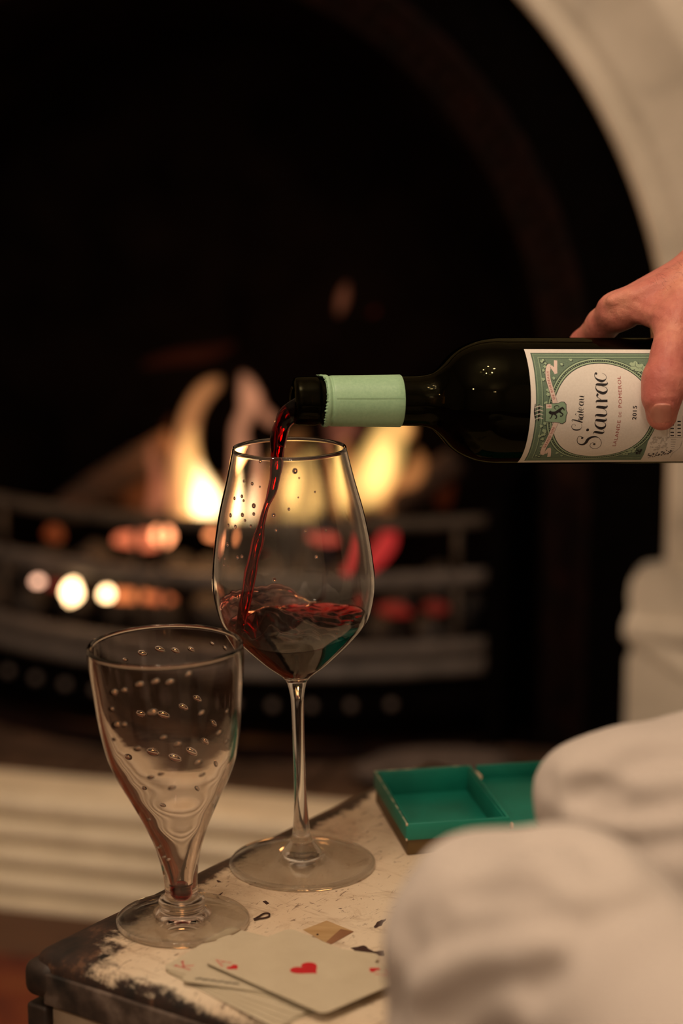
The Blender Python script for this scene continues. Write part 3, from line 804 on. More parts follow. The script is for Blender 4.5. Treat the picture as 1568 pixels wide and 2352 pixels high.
# residue of wine
ztopw = Q(420, 2026, SY)[2] - TT
pw = [(0, gz[0] - .0001)] + [(float(r) + .0001, float(z)) for r, z in zip(gri[1:], gz[1:]) if z < ztopw] + [(float(np.interp(ztopw, gz, gri)) + .0001, ztopw), (.002, ztopw - .0004), (0, ztopw - .0004)]
v, f = lathe_data(pw, 48); rw = fixn(mesh('wine', v, f, liquid_mat('red_wine_thin', (.86, .03, .08), 2600))); lean(rw, GK, .006, -.55); rw.location = (SX, SY, TT)
tag(rw, 'last sip of red wine in the foot of the small goblet', 'wine')
# air bubbles pressed into the wall in spiral rows
me_b = None; M_bub = M_glass2
fv, ff = sphere_data(12, 8)
bub = [(327, 1500, 9, 1), (367, 1491, 9, 1), (403, 1494, 8, 1), (439, 1491, 7, 1), (287, 1515, 6, 1), (488, 1478, 5, 1), (518, 1488, 6, 1),
       (285, 1585, 8, 0), (320, 1572, 9, 0), (357, 1565, 8, 0), (390, 1566, 8, 0), (433, 1548, 7, 0),
       (262, 1590, 11, 0), (268, 1665, 12, 0), (257, 1628, 8, 0), (285, 1664, 8, 0), (322, 1638, 10, 1), (350, 1636, 10, 0), (375, 1640, 11, 1), (422, 1622, 9, 1), (455, 1603, 9, 1), (463, 1637, 7, 0), (494, 1660, 9, 1), (503, 1682, 8, 0), (520, 1633, 6, 0),
       (264, 1697, 6, 0), (290, 1740, 10, 1), (316, 1719, 8, 0), (350, 1728, 12, 1), (375, 1694, 7, 0), (408, 1709, 8, 0), (402, 1742, 12, 1), (441, 1727, 12, 1), (474, 1703, 9, 1), (455, 1750, 8, 0), (502, 1757, 8, 1), (519, 1702, 6, 0),
       (347, 1784, 7, 0), (370, 1776, 6, 0), (395, 1808, 7, 0), (463, 1778, 6, 0), (327, 1813, 6, 1), (372, 1846, 6, 1), (456, 1813, 6, 1), (344, 1880, 5, 0), (366, 1944, 4, 0), (379, 1966, 4, 0), (388, 1972, 4, 0)]
M_bubm = bpy.data.materials.new('bubble_wall')
M_bubm = M_glass2
for (x, y, r, back) in bub:
    Yd = SY; sg = 1 if back else -1; ok = False
    for _ in range(6):
        z = Q(x, y, Yd)[2] - TT; z = min(max(z, .02), ztop - .004); R = float(np.interp(z, gz, gri))*.5 + float(np.interp(z, gz2, gro))*.5
        cxw = SX - GK*(z - .006); dx = Q(x, y, Yd)[0] - cxw
        if abs(dx) > R*.97: dx = math.copysign(R*.97, dx)
        Yd = SY + sg*math.sqrt(max(1e-8, R*R - dx*dx))
    q = Q(x, y, Yd); th = math.atan2(q[1] - SY, dx); sc = r*depth(q)/F
    dRdz = (float(np.interp(z + .002, gz2, gro)) - float(np.interp(z - .002, gz2, gro)))/.004
    Rz = Matrix.Rotation(th, 4, 'Z') @ Matrix.Rotation(math.atan(dRdz), 4, 'Y') @ Matrix.Rotation(.35, 4, 'X')
    wl = max(.0009, (float(np.interp(z, gz2, gro)) - float(np.interp(z, gz, gri))))
    if me_b is None:
        o = mesh('bubble', fv, [tuple(reversed(t)) for t in ff], M_bubm); fixn(o); me_b = o.data
        me_b.flip_normals()
    else: o = bpy.data.objects.new('bubble', me_b); COL.objects.link(o)
    o.matrix_world = Matrix.Translation((cxw + R*math.cos(th), SY + R*math.sin(th), TT + z)) @ Rz @ Matrix.Diagonal((wl*.40, sc*1.45, sc*.78, 1))
    loc, rot, scl = o.matrix_world.decompose(); o.rotation_mode = 'QUATERNION'; o.location = loc; o.rotation_quaternion = rot; o.scale = scl
    keep(o, gg)

# ================================================================= BOTTLE
BA0 = Q(690, 921, 1.166); BA1 = Q(1300, 920.5, 1.196)
A = BA1 - BA0; A /= np.linalg.norm(A)
ef = CAM - (BA0 + BA1)/2; ef -= (ef @ A)*A; ef /= np.linalg.norm(ef); eu = np.cross(ef, A)
if eu[2] < 0: eu = -eu
BO = BA0
def s_of(px):
    d = ray(px, 921); n = ef; t = ((BO - CAM) @ n)/(d @ n); return float((CAM + t*d - BO) @ A)
def bw(s, r, phi): return BO + A*s + r*(math.cos(phi)*ef + math.sin(phi)*eu)
def hw2r(px, hw): s = s_of(px); return hw*depth(BO + A*s)/F
bt = empty('wine_bottle', tuple(BO)); tag(bt, 'dark green wine bottle with pale green foil and label, held tilted and pouring', 'bottle')
RB = hw2r(1250, 145)
def blathe(name, rows, m, seg=96, warp=None):
    v, f = [], []; idx = []
    for i, (s, r) in enumerate(rows):
        if r < 1e-7: idx.append([len(v)]*seg); v.append(BO + A*s); continue
        idx.append(list(range(len(v), len(v) + seg)))
        for k in range(seg):
            ph = 2*math.pi*k/seg; s2, r2 = (s, r) if not warp else warp(i, s, r, ph)
            v.append(bw(s2, r2, ph))
    for i in range(len(rows) - 1):
        for k in range(seg):
            q = [idx[i][k], idx[i][(k + 1) % seg], idx[i + 1][(k + 1) % seg], idx[i + 1][k]]; u = []
            for x in q:
                if x not in u: u.append(x)
            if len(u) > 2: f.append(u)
    return keep(fixn(mesh(name, v, f, m)), bt)
outer = [(674, 47), (676, 52), (682, 55), (700, 56), (722, 56.5), (728, 55), (733, 53), (760, 54), (840, 55.5), (920, 57), (955, 57.5), (975, 60), (994, 66), (1012, 82), (1030, 103), (1048, 118), (1070, 130), (1095, 139), (1125, 144), (1160, 145), (1250, 145)]
rows = [(s_of(x), hw2r(x, h)) for x, h in outer]
rows = [tuple(r) for r in crm(rows, 4)]
SEND = s_of(690) + .300
full = [(s, r) for s, r in rows] + [(.2, RB), (SEND - .004, RB), (SEND - .001, RB - .002), (SEND, RB - .005)]
inn = []
for s, r in rows:
    th = .0045 if r < .018 else .0032
    inn.append((s + .0, r - th))
inn_cav = inn + [(.2, RB - .0032), (SEND - .010, RB - .0032), (SEND - .007, RB - .008)]
prof3 = [(SEND - .022, 0), (SEND - .020, .012), (SEND - .007, RB - .008)] + list(reversed(inn + [(.2, RB - .0032), (SEND - .010, RB - .0032)])) + [(rows[0][0] - .0008, rows[0][1] - .0022)] + full + [(SEND - .004, RB - .010), (SEND - .018, .012), (SEND - .020, 0)]
blathe('bottle_glass', prof3, M_bglass)
lvl = .0006
def clipu(i, s, r, ph):
    u = r*math.sin(ph); return (s, r) if u <= lvl else (s, max(1e-5, lvl/max(math.sin(ph), 1e-3)))
wi = [(s, max(.001, r - .0001)) for s, r in inn_cav[6:]]
wi = [(wi[0][0], 0)] + wi + [(wi[-1][0] + .001, 0)]
v, f = [], []; seg = 72
for s, r in wi:
    for k in range(seg):
        ph = 2*math.pi*k/seg; u = r*math.sin(ph); w_ = r*math.cos(ph)
        u = min(u, lvl*1.0 + (0 if r > .018 else -.002))
        v.append(BO + A*s + w_*ef + u*eu)
for i in range(len(wi) - 1):
    for k in range(seg): f.append((i*seg + k, i*seg + (k + 1) % seg, (i + 1)*seg + (k + 1) % seg, (i + 1)*seg + k))
wb2 = fixn(mesh('wine', v, f, M_winebot)); tag(wb2, 'dark red wine lying in the lower half of the tilted bottle', 'wine')
# foil capsule, torn round the lip
M_foil, nt, b = nodes('foil'); setv(b, Roughness=.42, Metallic=0.0, Specular_IOR_Level=.5)
fn = noise_tex(nt, 600, 3); nt.links.new(ramp(nt, fn, [(.3, (.27, .46, .28)), (.7, (.33, .53, .33))]), b.inputs['Base Color']); bump(nt, b, fn, .12, .0002)
fr = [(736, 58), (740, 60), (746, 60.5), (750, 59.5), (753.5, 57), (757, 57), (761, 58.5), (790, 58.8), (850, 59.5), (917, 60.5)]
fr = [tuple(r) for r in crm([(s_of(x), hw2r(x, h)) for x, h in fr], 3)]
fr2 = fr + [(fr[-1][0] + .0004, fr[-1][1] - .0003), (fr[-1][0], fr[-1][1] - .0006)] + [(s, r - .0004) for s, r in reversed(fr[:-2])]
def torn(i, s, r, ph):
    n = len(fr2); e = 1 if i < 2 or i >= n - 1 else (.5 if i in (2, 3) or i >= n - 3 else 0)
    t = .0009*mnoise.noise(Vector((math.cos(ph)*9, math.sin(ph)*9, 0))) + .0008*abs(math.sin(ph*23)) + .0007*math.sin(ph*3)
    if math.sin(ph) > .93: t -= .0022*(math.sin(ph) - .93)/.07; r += .0004*e
    return s + e*(t + .0006), r
blathe('foil_capsule', fr2, M_foil, 192, torn)
sv, sf = [], []
for i, px in enumerate(np.linspace(762, 916, 12)):
    s = s_of(px); r = hw2r(px, 58.6 + (px - 762)*.0125) + .00018
    for ph in (.085, .13): sv.append(bw(s, r, ph))
    sv.append(bw(s, r - .0003, .05))
for i in range(11):
    sf += [(3*i, 3*i + 1, 3*i + 4, 3*i + 3), (3*i + 2, 3*i, 3*i + 3, 3*i + 5)]
keep(mesh('foil_seam', sv, sf, M_foil), bt)

# ---- label: every print is a thin sheet wrapped on the bottle
def lab(px, py):
    """measured point of the label -> (a, s) in metres: a round the bottle (up), s along it"""
    d = ray(px, py); w0 = CAM - BO; du, df = d @ eu, d @ ef; wu, wf = w0 @ eu, w0 @ ef
    a_, b_, c_ = du*du + df*df, 2*(du*wu + df*wf), wu*wu + wf*wf - RB*RB
    D = b_*b_ - 4*a_*c_
    t = (-b_ - math.sqrt(max(D, 0)))/(2*a_); p = CAM + t*d - BO
    return (RB*math.atan2(p @ eu, p @ ef), float(p @ A))
LAY = 3.2e-5
def wrap(a, s, layer): R = RB + 6e-5 + LAY*layer; return bw(s, R, a/RB)
def sheet(name, V2, Fc, layer, m, parent, maxe=.0018):
    bm = bmesh.new(); vs = [bm.verts.new((x, y, 0)) for x, y in V2]
    for t in Fc:
        try: bm.faces.new([vs[i] for i in t])
        except ValueError: pass
    for _ in range(7):
        es = [e for e in bm.edges if abs(e.verts[0].co.x - e.verts[1].co.x) > maxe]
        if not es: break
        bmesh.ops.subdivide_edges(bm, edges=es, cuts=1, use_grid_fill=False); bmesh.ops.triangulate(bm, faces=[q for q in bm.faces if len(q.verts) > 4])
    for q in bm.verts: q.co = Vector(wrap(q.co.x, q.co.y, layer))
    for q in bm.faces:
        q.normal_update(); c = np.array(q.calc_center_median()) - BO; c -= (c @ A)*A
        if q.normal.dot(Vector(c)) < 0: q.normal_flip()
        q.smooth = True
    me = bpy.data.meshes.new(name); bm.to_mesh(me); bm.free(); o = bpy.data.objects.new(name, me); COL.objects.link(o); me.materials.append(m)
    o.parent = parent; o.matrix_parent_inverse = parent_inv(parent) if parent is bt else Matrix(); return o
def parent_inv(p): return Matrix.Translation(Vector(BO)).inverted()
def poly(name, pts, layer, m, parent):
    bm = bmesh.new(); vs = [bm.verts.new((x, y, 0)) for x, y in pts]
    es = [bm.edges.new((vs[i], vs[(i + 1) % len(vs)])) for i in range(len(vs))]
    bmesh.ops.triangle_fill(bm, edges=es, use_beauty=True); bm.verts.index_update()
    V2 = [(q.co.x, q.co.y) for q in bm.verts]; Fc = [[x.index for x in q.verts] for q in bm.faces]; bm.free()
    return sheet(name, V2, Fc, layer, m, parent)
def band(name, inner_, outer_, layer, m, parent, closed=True):
    n = len(inner_); V2 = list(inner_) + list(outer_); rg_ = range(n) if closed else range(n - 1)
    return sheet(name, V2, [(i, (i + 1) % n, n + (i + 1) % n, n + i) for i in rg_], layer, m, parent)
def strokes(name, sts, layer, m, parent, n=6):
    """each stroke: rows (a, s, width)"""
    V2, Fc = [], []
    for st_ in sts:
        c = crm(st_, n) if len(st_) > 2 else np.array(st_, float)
        b0 = len(V2)
        for i in range(len(c)):
            t = c[min(i + 1, len(c) - 1), :2] - c[max(i - 1, 0), :2]; t = t/(np.linalg.norm(t) + 1e-12); nn = np.array([-t[1], t[0]])*max(c[i, 2], 5e-5)/2
            V2 += [tuple(c[i, :2] + nn), tuple(c[i, :2] - nn)]
        for i in range(len(c) - 1): Fc.append((b0 + 2*i, b0 + 2*i + 1, b0 + 2*i + 3, b0 + 2*i + 2))
    return sheet(name, V2, Fc, layer, m, parent)
def disc(a, s, r, n=12): return [(a + r*math.cos(2*math.pi*k/n), s + r*math.sin(2*math.pi*k/n)) for k in range(n)]
def discs(name, ds, layer, m, parent, n=8):
    V2, Fc = [], []
    for a, s, r in ds:
        b0 = len(V2); V2 += disc(a, s, r, n); Fc.append(tuple(range(b0, b0 + n)))
    return sheet(name, V2, Fc, layer, m, parent)
aT, s0 = lab(1214, 802); aB = lab(1214, 1062)[0]; s0 = lab(1219, 921)[1]; S1 = s0 + .098
aC = (aT + aB)/2
lb = poly('label', [(aB, s0), (aT, s0), (aT, S1), (aB, S1)], 0, M_paper, bt); lb['label'] = 'cream and green paper label with script lettering'
# move sub-parts below the label
def lp(cx, cy, ox=1200, oy=800, k=7.84): return lab(ox + cx/k, oy + cy/k)
aTg, aBg = lab(1300, 811)[0], lab(1300, 1057)[0]; sg0 = lab(1230.5, 921)[1]
oc = ((lab(1388, 835)[0] + lab(1388, 1047)[0])/2, 0); 
oa = (lab(1388, 835)[0] - lab(1388, 1047)[0])/2
sl, sr = lab(1268, 940)[1], lab(1499, 940)[1]; oc = (oc[0], (sl + sr)/2); os_ = (sr - sl)/2
sgr = oc[1] + os_*1.02   # the green field ends in a line sloping under the thumb
poly('green_field', [(aBg, sg0), (aTg, sg0), (aTg, lab(1545, 812)[1]), (aBg + (aTg - aBg)*.55, lab(1520, 930)[1]), (lab(1482, 1015)[0], lab(1487, 1015)[1]), (aBg, lab(1474, 1052)[1])], 1, M_green, lb)
def oval(ka, ks, n=96): return [(oc[0] + oa*ka*math.cos(2*math.pi*i/n), oc[1] + os_*ks*math.sin(2*math.pi*i/n)) for i in range(n)]
band('oval_outline', oval(1.115, 1.10), oval(1.128, 1.113), 2, M_dgreen, lb)
band('oval_ring', oval(1.085, 1.075), oval(1.115, 1.10), 2, M_lgreen, lb)
band('oval_dark_ring', oval(1.04, 1.04), oval(1.085, 1.075), 2, M_dgreen, lb)
band('oval_inner_ring', oval(1.015, 1.012), oval(1.04, 1.04), 2, M_lgreen, lb)
band('oval_hairline', oval(.995, .995), oval(1.015, 1.012), 2, M_dgreen, lb)
poly('oval_field', oval(.995, .995, 72), 2, M_paper, lb)
discs('oval_beading', [(oc[0] + oa*1.062*math.cos(t), oc[1] + os_*1.057*math.sin(t), .00027) for t in np.linspace(0, 2*math.pi, 150, endpoint=False)], 3, M_lgreen, lb, 6)
def rect_line(name, ins, w, layer, m):
    a0, a1, b0, b1 = aBg + ins, aTg - ins, sg0 + ins, lab(1543, 812)[1]
    strokes(name, [[(a0, b1*0 + lab(1470, 1050)[1], w), (a0, b0, w)], [(a0, b0, w), (a1, b0, w)], [(a1, b0, w), (a1, b1, w)]], layer, m, lb, 1)
rect_line('border_line', .0003, .0003, 2, M_dgreen); rect_line('border_line', .0011, .0002, 2, M_lgreen); rect_line('border_line', .0036, .0003, 2, M_lgreen)
rect_line('border_line', .0042, .0002, 2, M_dgreen)
# foliage flourishes
rs = np.random.RandomState(5)
def leaf(ca, cs, r, rot, k=5):
    pts = []
    for i in range(30):
        t = 2*math.pi*i/30; R = r*(.62 + .38*abs(math.cos(k*t/2))**.7)
        pts.append((ca + R*math.cos(t + rot), cs + R*math.sin(t + rot)))
    return pts
fol = []
for i in range(26):
    t = i/25; a = aBg + .006 + (aTg - aBg - .012)*t
    fol.append((a + rs.uniform(-.0008, .0008), sg0 + .0062 + rs.uniform(-.001, .0012) + .0002*i % .001))
for cx, cy in ((340, 240), (700, 290), (860, 210), (370, 400), (370, 560), (560, 540), (330, 1400), (380, 1480), (300, 1580), (350, 1560), (620, 1880), (560, 1800), (700, 1930), (240, 1930), (430, 470)):
    fol.append(lp(cx, cy))
fol = [q for q in fol if ((q[0] - oc[0])/(oa*1.13))**2 + ((q[1] - oc[1])/(os_*1.12))**2 > 1.02]
for i, (a, s) in enumerate(fol):
    poly('leaf_shadow', leaf(a - .0003, s + .0002, .00125, i*1.3, 5), 2, M_dgreen, lb)
    poly('leaf', leaf(a, s, rs.uniform(.0008, .00115), i*1.1, 5 if i % 2 else 3), 3, M_lgreen, lb)
for (x, y, r) in ((1458, 841, .0034), (1473, 846, .0030), (1450, 1034, .0026), (1436, 1041, .0020)):
    a, s = lab(x, y); poly('leaf', leaf(a - .0003, s + .0003, r*1.08, x, 5), 3, M_dgreen, lb); poly('leaf', leaf(a, s, r, x, 5), 4, M_lgreen, lb)
    strokes('leaf_vein', [[(a, s, .0003), (a + r*.8*math.cos(x + q), s + r*.8*math.sin(x + q), .0001)] for q in (0, 2.1, 4.2)], 5, M_dgreen, lb, 1)
discs('grapes', [(*[u_ + w_ for u_, w_ in zip(lab(1466, 1037), (rs.uniform(-.0022, .0022), rs.uniform(-.0013, .0013)))], .00045) for _ in range(30)], 5, M_ink, lb)
# coronet, ribbon and shield
for i, cyy in enumerate((1040, 1110, 1180, 1250)):
    strokes('coronet', [[(*lp(215, cyy + 30), .0003), (*lp(300, cyy), .0005), (*lp(370, cyy + 20), .0002)]], 4, M_paper, lb)
strokes('coronet_shadow', [[(*lp(225, 1000), .0004), (*lp(215, 1160), .0010), (*lp(235, 1320), .0004)], [(*lp(290, 1010), .0008), (*lp(290, 1170), .0014), (*lp(280, 1310), .0006)]], 3, M_ink, lb)
def ribbon(cp, w, name, m, layer):
    pts = [(*lp(x, y), w) for x, y in cp]; strokes(name, [pts], layer, m, lb, 8)
R1 = [(600, 1330), (560, 1420), (500, 1560), (430, 1700), (375, 1800), (355, 1880), (395, 1895)]
R2 = [(580, 985), (545, 850), (500, 700), (460, 560), (448, 430), (470, 330), (505, 320)]
for R_ in (R1, R2):
    ribbon(R_, .0029, 'ribbon_edge', M_ink, 4); ribbon(R_, .0026, 'ribbon', M_pink, 5)
for pp in ([(500, 320), (560, 390), (600, 460)], [(590, 220), (590, 330), (590, 440)], [(470, 1790), (480, 1860), (470, 1950)], [(400, 1890), (450, 1830), (500, 1800)]):
    ribbon(pp, .0019, 'ribbon_tail', M_pink, 4)
sh = [(400, 995), (640, 985), (690, 960), (745, 962), (785, 1005), (785, 1110), (808, 1160), (785, 1215), (775, 1320), (720, 1360), (670, 1352), (640, 1335), (395, 1325)]
poly('shield_outline', [lp(x, y) for x, y in sh], 6, M_ink, lb)
cx_, cy_ = 595, 1160
poly('shield', [lp(cx_ + (x - cx_)*.95, cy_ + (y - cy_)*.95) for x, y in sh], 7, mat('shield_green', (.23, .36, .24), .55), lb)
poly('canton', [lp(x, y) for x, y in ((418, 1008), (515, 1005), (520, 1080), (420, 1082))], 8, M_pink, lb)
strokes('cross', [[(*lp(440, 1042), .00025), (*lp(510, 1042), .00025)], [(*lp(485, 1018), .00025), (*lp(485, 1066), .00025)]], 9, M_red, lb, 1)
# rampant beast on the shield
kk = 1/7.84/4.05*.001
def S(rows): return [(*lp(x, y), w*kk) for x, y, w in rows]
strokes('rampant_beast', [S([(470, 1150, 30), (520, 1165, 55), (580, 1160, 50), (640, 1125, 52), (690, 1085, 40), (720, 1060, 24)]),
    S([(480, 1130, 40), (500, 1160, 50), (485, 1180, 24)]), S([(540, 1170, 30), (520, 1215, 22), (500, 1255, 14), (480, 1250, 18)]), S([(570, 1180, 34), (605, 1215, 22), (600, 1255, 20), (575, 1260, 12)]),
    S([(650, 1130, 40), (690, 1160, 24), (720, 1190, 20), (690, 1225, 14), (670, 1210, 18)]), S([(700, 1060, 22), (735, 1090, 24), (745, 1120, 10)]), S([(600, 1100, 8), (560, 1060, 12), (610, 1030, 14), (650, 1050, 8), (640, 1080, 5)])], 9, M_ink, lb)

# script lettering
T7 = 1.15/7.84/4.0*.001
def G(rows, k=1.0): return [(*lp(x, y), w*T7*k*(1.3 if w > 15 else .92)) for x, y, w in rows]
SI = [
 [(1085, 1612, 8), (1058, 1590, 8), (1020, 1580, 8), (990, 1605, 8), (978, 1650, 9), (990, 1698, 11), (1030, 1725, 16), (1085, 1728, 28), (1135, 1695, 36), (1175, 1635, 36), (1235, 1600, 28), (1310, 1590, 16), (1370, 1612, 9), (1405, 1660, 8), (1412, 1712, 8), (1388, 1765, 8), (1340, 1795, 8), (1280, 1800, 8), (1228, 1782, 8), (1210, 1745, 8), (1228, 1708, 8), (1262, 1696, 8), (1290, 1715, 8)],
 [(1262, 1538, 8), (1275, 1515, 14), (1300, 1504, 26), (1360, 1512, 30), (1420, 1522, 28), (1452, 1515, 16), (1462, 1495, 7), (1448, 1470, 6)],
 [(1310, 1305, 8), (1298, 1345, 10), (1318, 1395, 18), (1368, 1430, 30), (1425, 1438, 34), (1470, 1418, 26), (1492, 1380, 14), (1475, 1345, 9), (1420, 1318, 8), (1330, 1305, 8)],
 [(1305, 1300, 10), (1330, 1292, 28), (1400, 1298, 32), (1465, 1302, 28), (1500, 1290, 16), (1508, 1272, 8), (1490, 1255, 6)],
 [(1312, 1238, 8), (1305, 1215, 12), (1330, 1200, 24), (1400, 1205, 32), (1465, 1210, 28), (1505, 1192, 16), (1512, 1160, 9), (1490, 1115, 7), (1430, 1080, 7), (1345, 1062, 8)],
 [(1318, 1068, 8), (1345, 1056, 28), (1420, 1062, 32), (1480, 1066, 28), (1515, 1052, 16), (1522, 1035, 8), (1505, 1018, 6)],
 [(1325, 985, 7), (1318, 962, 12), (1345, 948, 26), (1430, 948, 30), (1525, 946, 30)],
 [(1462, 944, 6), (1410, 925, 7), (1356, 888, 9), (1334, 855, 18), (1350, 832, 26)],
 [(1322, 668, 8), (1310, 705, 10), (1332, 755, 18), (1385, 790, 30), (1445, 808, 34), (1495, 790, 26), (1520, 755, 14), (1505, 715, 9), (1450, 685, 8), (1345, 665, 8)],
 [(1312, 660, 10), (1340, 652, 28), (1410, 655, 32), (1480, 656, 28), (1518, 642, 16), (1525, 622, 8), (1508, 602, 6)],
 [(1318, 448, 12), (1298, 455, 9), (1290, 485, 9), (1302, 525, 14), (1345, 565, 26), (1405, 590, 32), (1455, 585, 24), (1492, 558, 12), (1502, 520, 8), (1485, 480, 7), (1430, 448, 6)]]
nm = strokes('script_name', [G(r) for r in SI], 4, M_ink, lb)
discs('script_dots', [(*lp(1070, 1610), 19*T7), (*lp(1166, 1467), 24*T7), (*lp(1288, 1722), 19*T7), (*lp(1318, 457), 20*T7), (*lp(1345, 832), 17*T7)], 5, M_ink, lb, 14)
CH = [
 [(938, 1402, 5), (948, 1384, 5), (930, 1364, 5), (898, 1370, 6), (880, 1400, 7), (892, 1442, 11), (940, 1466, 18), (1000, 1466, 18), (1045, 1444, 10), (1064, 1402, 6), (1052, 1362, 4)],
 [(900, 1318, 5), (882, 1300, 7), (896, 1285, 12), (960, 1298, 17), (1076, 1332, 17)],
 [(1040, 1312, 5), (1005, 1288, 7), (1008, 1272, 14), (1060, 1278, 17), (1084, 1268, 8), (1075, 1250, 4)],
 [(1015, 1198, 6), (1010, 1222, 9), (1035, 1248, 16), (1070, 1248, 16), (1090, 1225, 8), (1070, 1205, 5), (1020, 1195, 5)],
 [(1010, 1192, 14), (1050, 1194, 17), (1085, 1196, 12), (1096, 1180, 4)], [(968, 1208, 4), (946, 1188, 11), (966, 1168, 4)],
 [(975, 1138, 8), (1030, 1144, 17), (1080, 1150, 15), (1098, 1132, 5)], [(1013, 1160, 6), (1013, 1120, 6)],
 [(1052, 1104, 4), (1050, 1075, 5), (1025, 1064, 8), (1010, 1082, 8), (1025, 1106, 14), (1065, 1112, 15), (1094, 1095, 7), (1092, 1066, 4)],
 [(1022, 970, 6), (1015, 994, 9), (1038, 1022, 16), (1072, 1024, 16), (1094, 1000, 8), (1075, 978, 5), (1025, 968, 5)],
 [(1018, 964, 14), (1058, 968, 17), (1092, 970, 12), (1104, 952, 4)],
 [(1022, 932, 5), (1018, 922, 12), (1060, 922, 17), (1090, 922, 13), (1100, 902, 6), (1080, 882, 4), (1030, 870, 4)],
 [(1018, 864, 14), (1060, 868, 17), (1095, 870, 12), (1108, 852, 4)]]
strokes('script_title', [G(r, .9) for r in CH], 4, M_ink, lb)
def text2d(txt, bold=0, shear=0, spacing=1.0):
    cu = bpy.data.curves.new('txt', 'FONT'); cu.body = txt; cu.size = 1; cu.offset = bold; cu.shear = shear; cu.space_character = spacing; cu.resolution_u = 3
    o = bpy.data.objects.new('txt', cu); COL.objects.link(o); dg = bpy.context.evaluated_depsgraph_get(); me = o.evaluated_get(dg).to_mesh()
    V2 = [(v.co.x, v.co.y) for v in me.vertices]; Fc = [tuple(p.vertices) for p in me.polygons]; o.evaluated_get(dg).to_mesh_clear()
    bpy.data.objects.remove(o); bpy.data.curves.remove(cu); return np.array(V2), Fc
def text_line(name, txt, p0, p1, hgt, layer, m, bold=0, spacing=1.05, shear=0):
    V2, Fc = text2d(txt, bold, shear, spacing); x0, x1 = V2[:, 0].min(), V2[:, 0].max(); hc_ = .73
    p0, p1 = np.array(p0), np.array(p1); t = p1 - p0; L = np.linalg.norm(t); t /= L; up = np.array([t[1], -t[0]])
    if up[1] > 0: up = -up
    W2 = [tuple(p0 + t*L*(x - x0)/(x1 - x0) + up*hgt*y/hc_) for x, y in V2]
    return sheet(name, W2, Fc, layer, m, lb)
sB = lab(1427.5, 921)[1]
aa = lambda y: lab(1415, y)[0]
text_line('appellation', 'LALANDE', (aa(1024), sB), (aa(965), sB), .0021, 4, M_red, 0, 1.1)
text_line('appellation', 'DE', (aa(957.5), sB), (aa(946), sB), .00165, 4, M_red)
text_line('appellation', 'POMEROL', (aa(936), sB), (aa(864), sB), .0021, 4, M_red, 0, 1.1)
s2 = lab(1461.5, 945)[1]
text_line('vintage', '2015', (lab(1455, 964)[0], s2), (lab(1455, 932)[0], s2), .0024, 4, M_ink, .022, 1.15)
def text_path(name, txt, cp, hgt, off, layer, m, f0=0, f1=1):
    c = crm([lp(x, y) for x, y in cp], 12); d = np.r_[0, np.cumsum(np.linalg.norm(np.diff(c, axis=0), axis=1))]; L = d[-1]
    V2, Fc = text2d(txt, .01, 0, 1.2); x0, x1 = V2[:, 0].min(), V2[:, 0].max(); out = []
    for x, y in V2:
        u = L*(f0 + (f1 - f0)*(x - x0)/(x1 - x0)); p = np.array([np.interp(u, d, c[:, 0]), np.interp(u, d, c[:, 1])])
        q = np.array([np.interp(min(u + 3e-4, L), d, c[:, 0]), np.interp(min(u + 3e-4, L), d, c[:, 1])]) - np.array([np.interp(max(u - 3e-4, 0), d, c[:, 0]), np.interp(max(u - 3e-4, 0), d, c[:, 1])])
        q /= np.linalg.norm(q) + 1e-12; up = np.array([q[1], -q[0]]); up = -up if up[1] > 0 else up
        out.append(tuple(p + up*(y/.73*hgt - off)))
    return sheet(name, out, Fc, layer, m, lb)
text_path('ribbon_text', 'GRAND VIN', list(reversed(R1[:5])), .0013, .0006, 6, M_red, .04, .82)
text_path('ribbon_text', 'DE BORDEAUX', R2[:6], .0013, .0006, 6, M_red, .10, .86)
# engraved country house under the oval
a0, b0 = lab(1552, 1003); 
hs = []
def L2(x0, y0, x1, y1, w): hs.append([(*lab(x0, y0), w), (*lab(x1, y1), w)])
for x in (1531, 1537, 1551, 1566): L2(x, 1004, x, 955, .00022)
L2(1531, 1004, 1567, 1004, .0003)
strokes('house_engraving', hs, 2, M_grey, lb, 1)
strokes('house_windows', [[(*lab(x, y), .0007), (*lab(x + 8, y), .0007)] for x in (1539, 1555) for y in (1000, 993, 984, 976, 968)], 3, M_ink, lb, 1)
strokes('staircase_engraving', [[(*lab(1540 - 0*k_, 1010 + 5*k_), .0004), (*lab(1552 - k_, 1010 + 5*k_), .0004)] for k_ in range(7)], 2, M_grey, lb, 1)
strokes('staircase_rail', [[(*lab(1566, 1012), .0003), (*lab(1560, 1028), .0003), (*lab(1545, 1040), .0003), (*lab(1538, 1050), .0003)]], 2, M_grey, lb)
discs('tree_engraving', [(*lab(1488 + i*2.4 + rs.uniform(-2, 2), 1047 - i*.45 + rs.uniform(-5, 4)), rs.uniform(.0003, .0006)) for i in range(24) for _ in range(2)], 3, M_ink, lb, 6)
M_wash = mat('engraving_wash', (.50, .46, .41), .55)
discs('foliage_engraving', [(*lab(1505 + rs.uniform(-12, 28), 1020 + rs.uniform(-16, 14)), rs.uniform(.0003, .0008)) for i in range(60)], 2, M_wash, lb, 7)

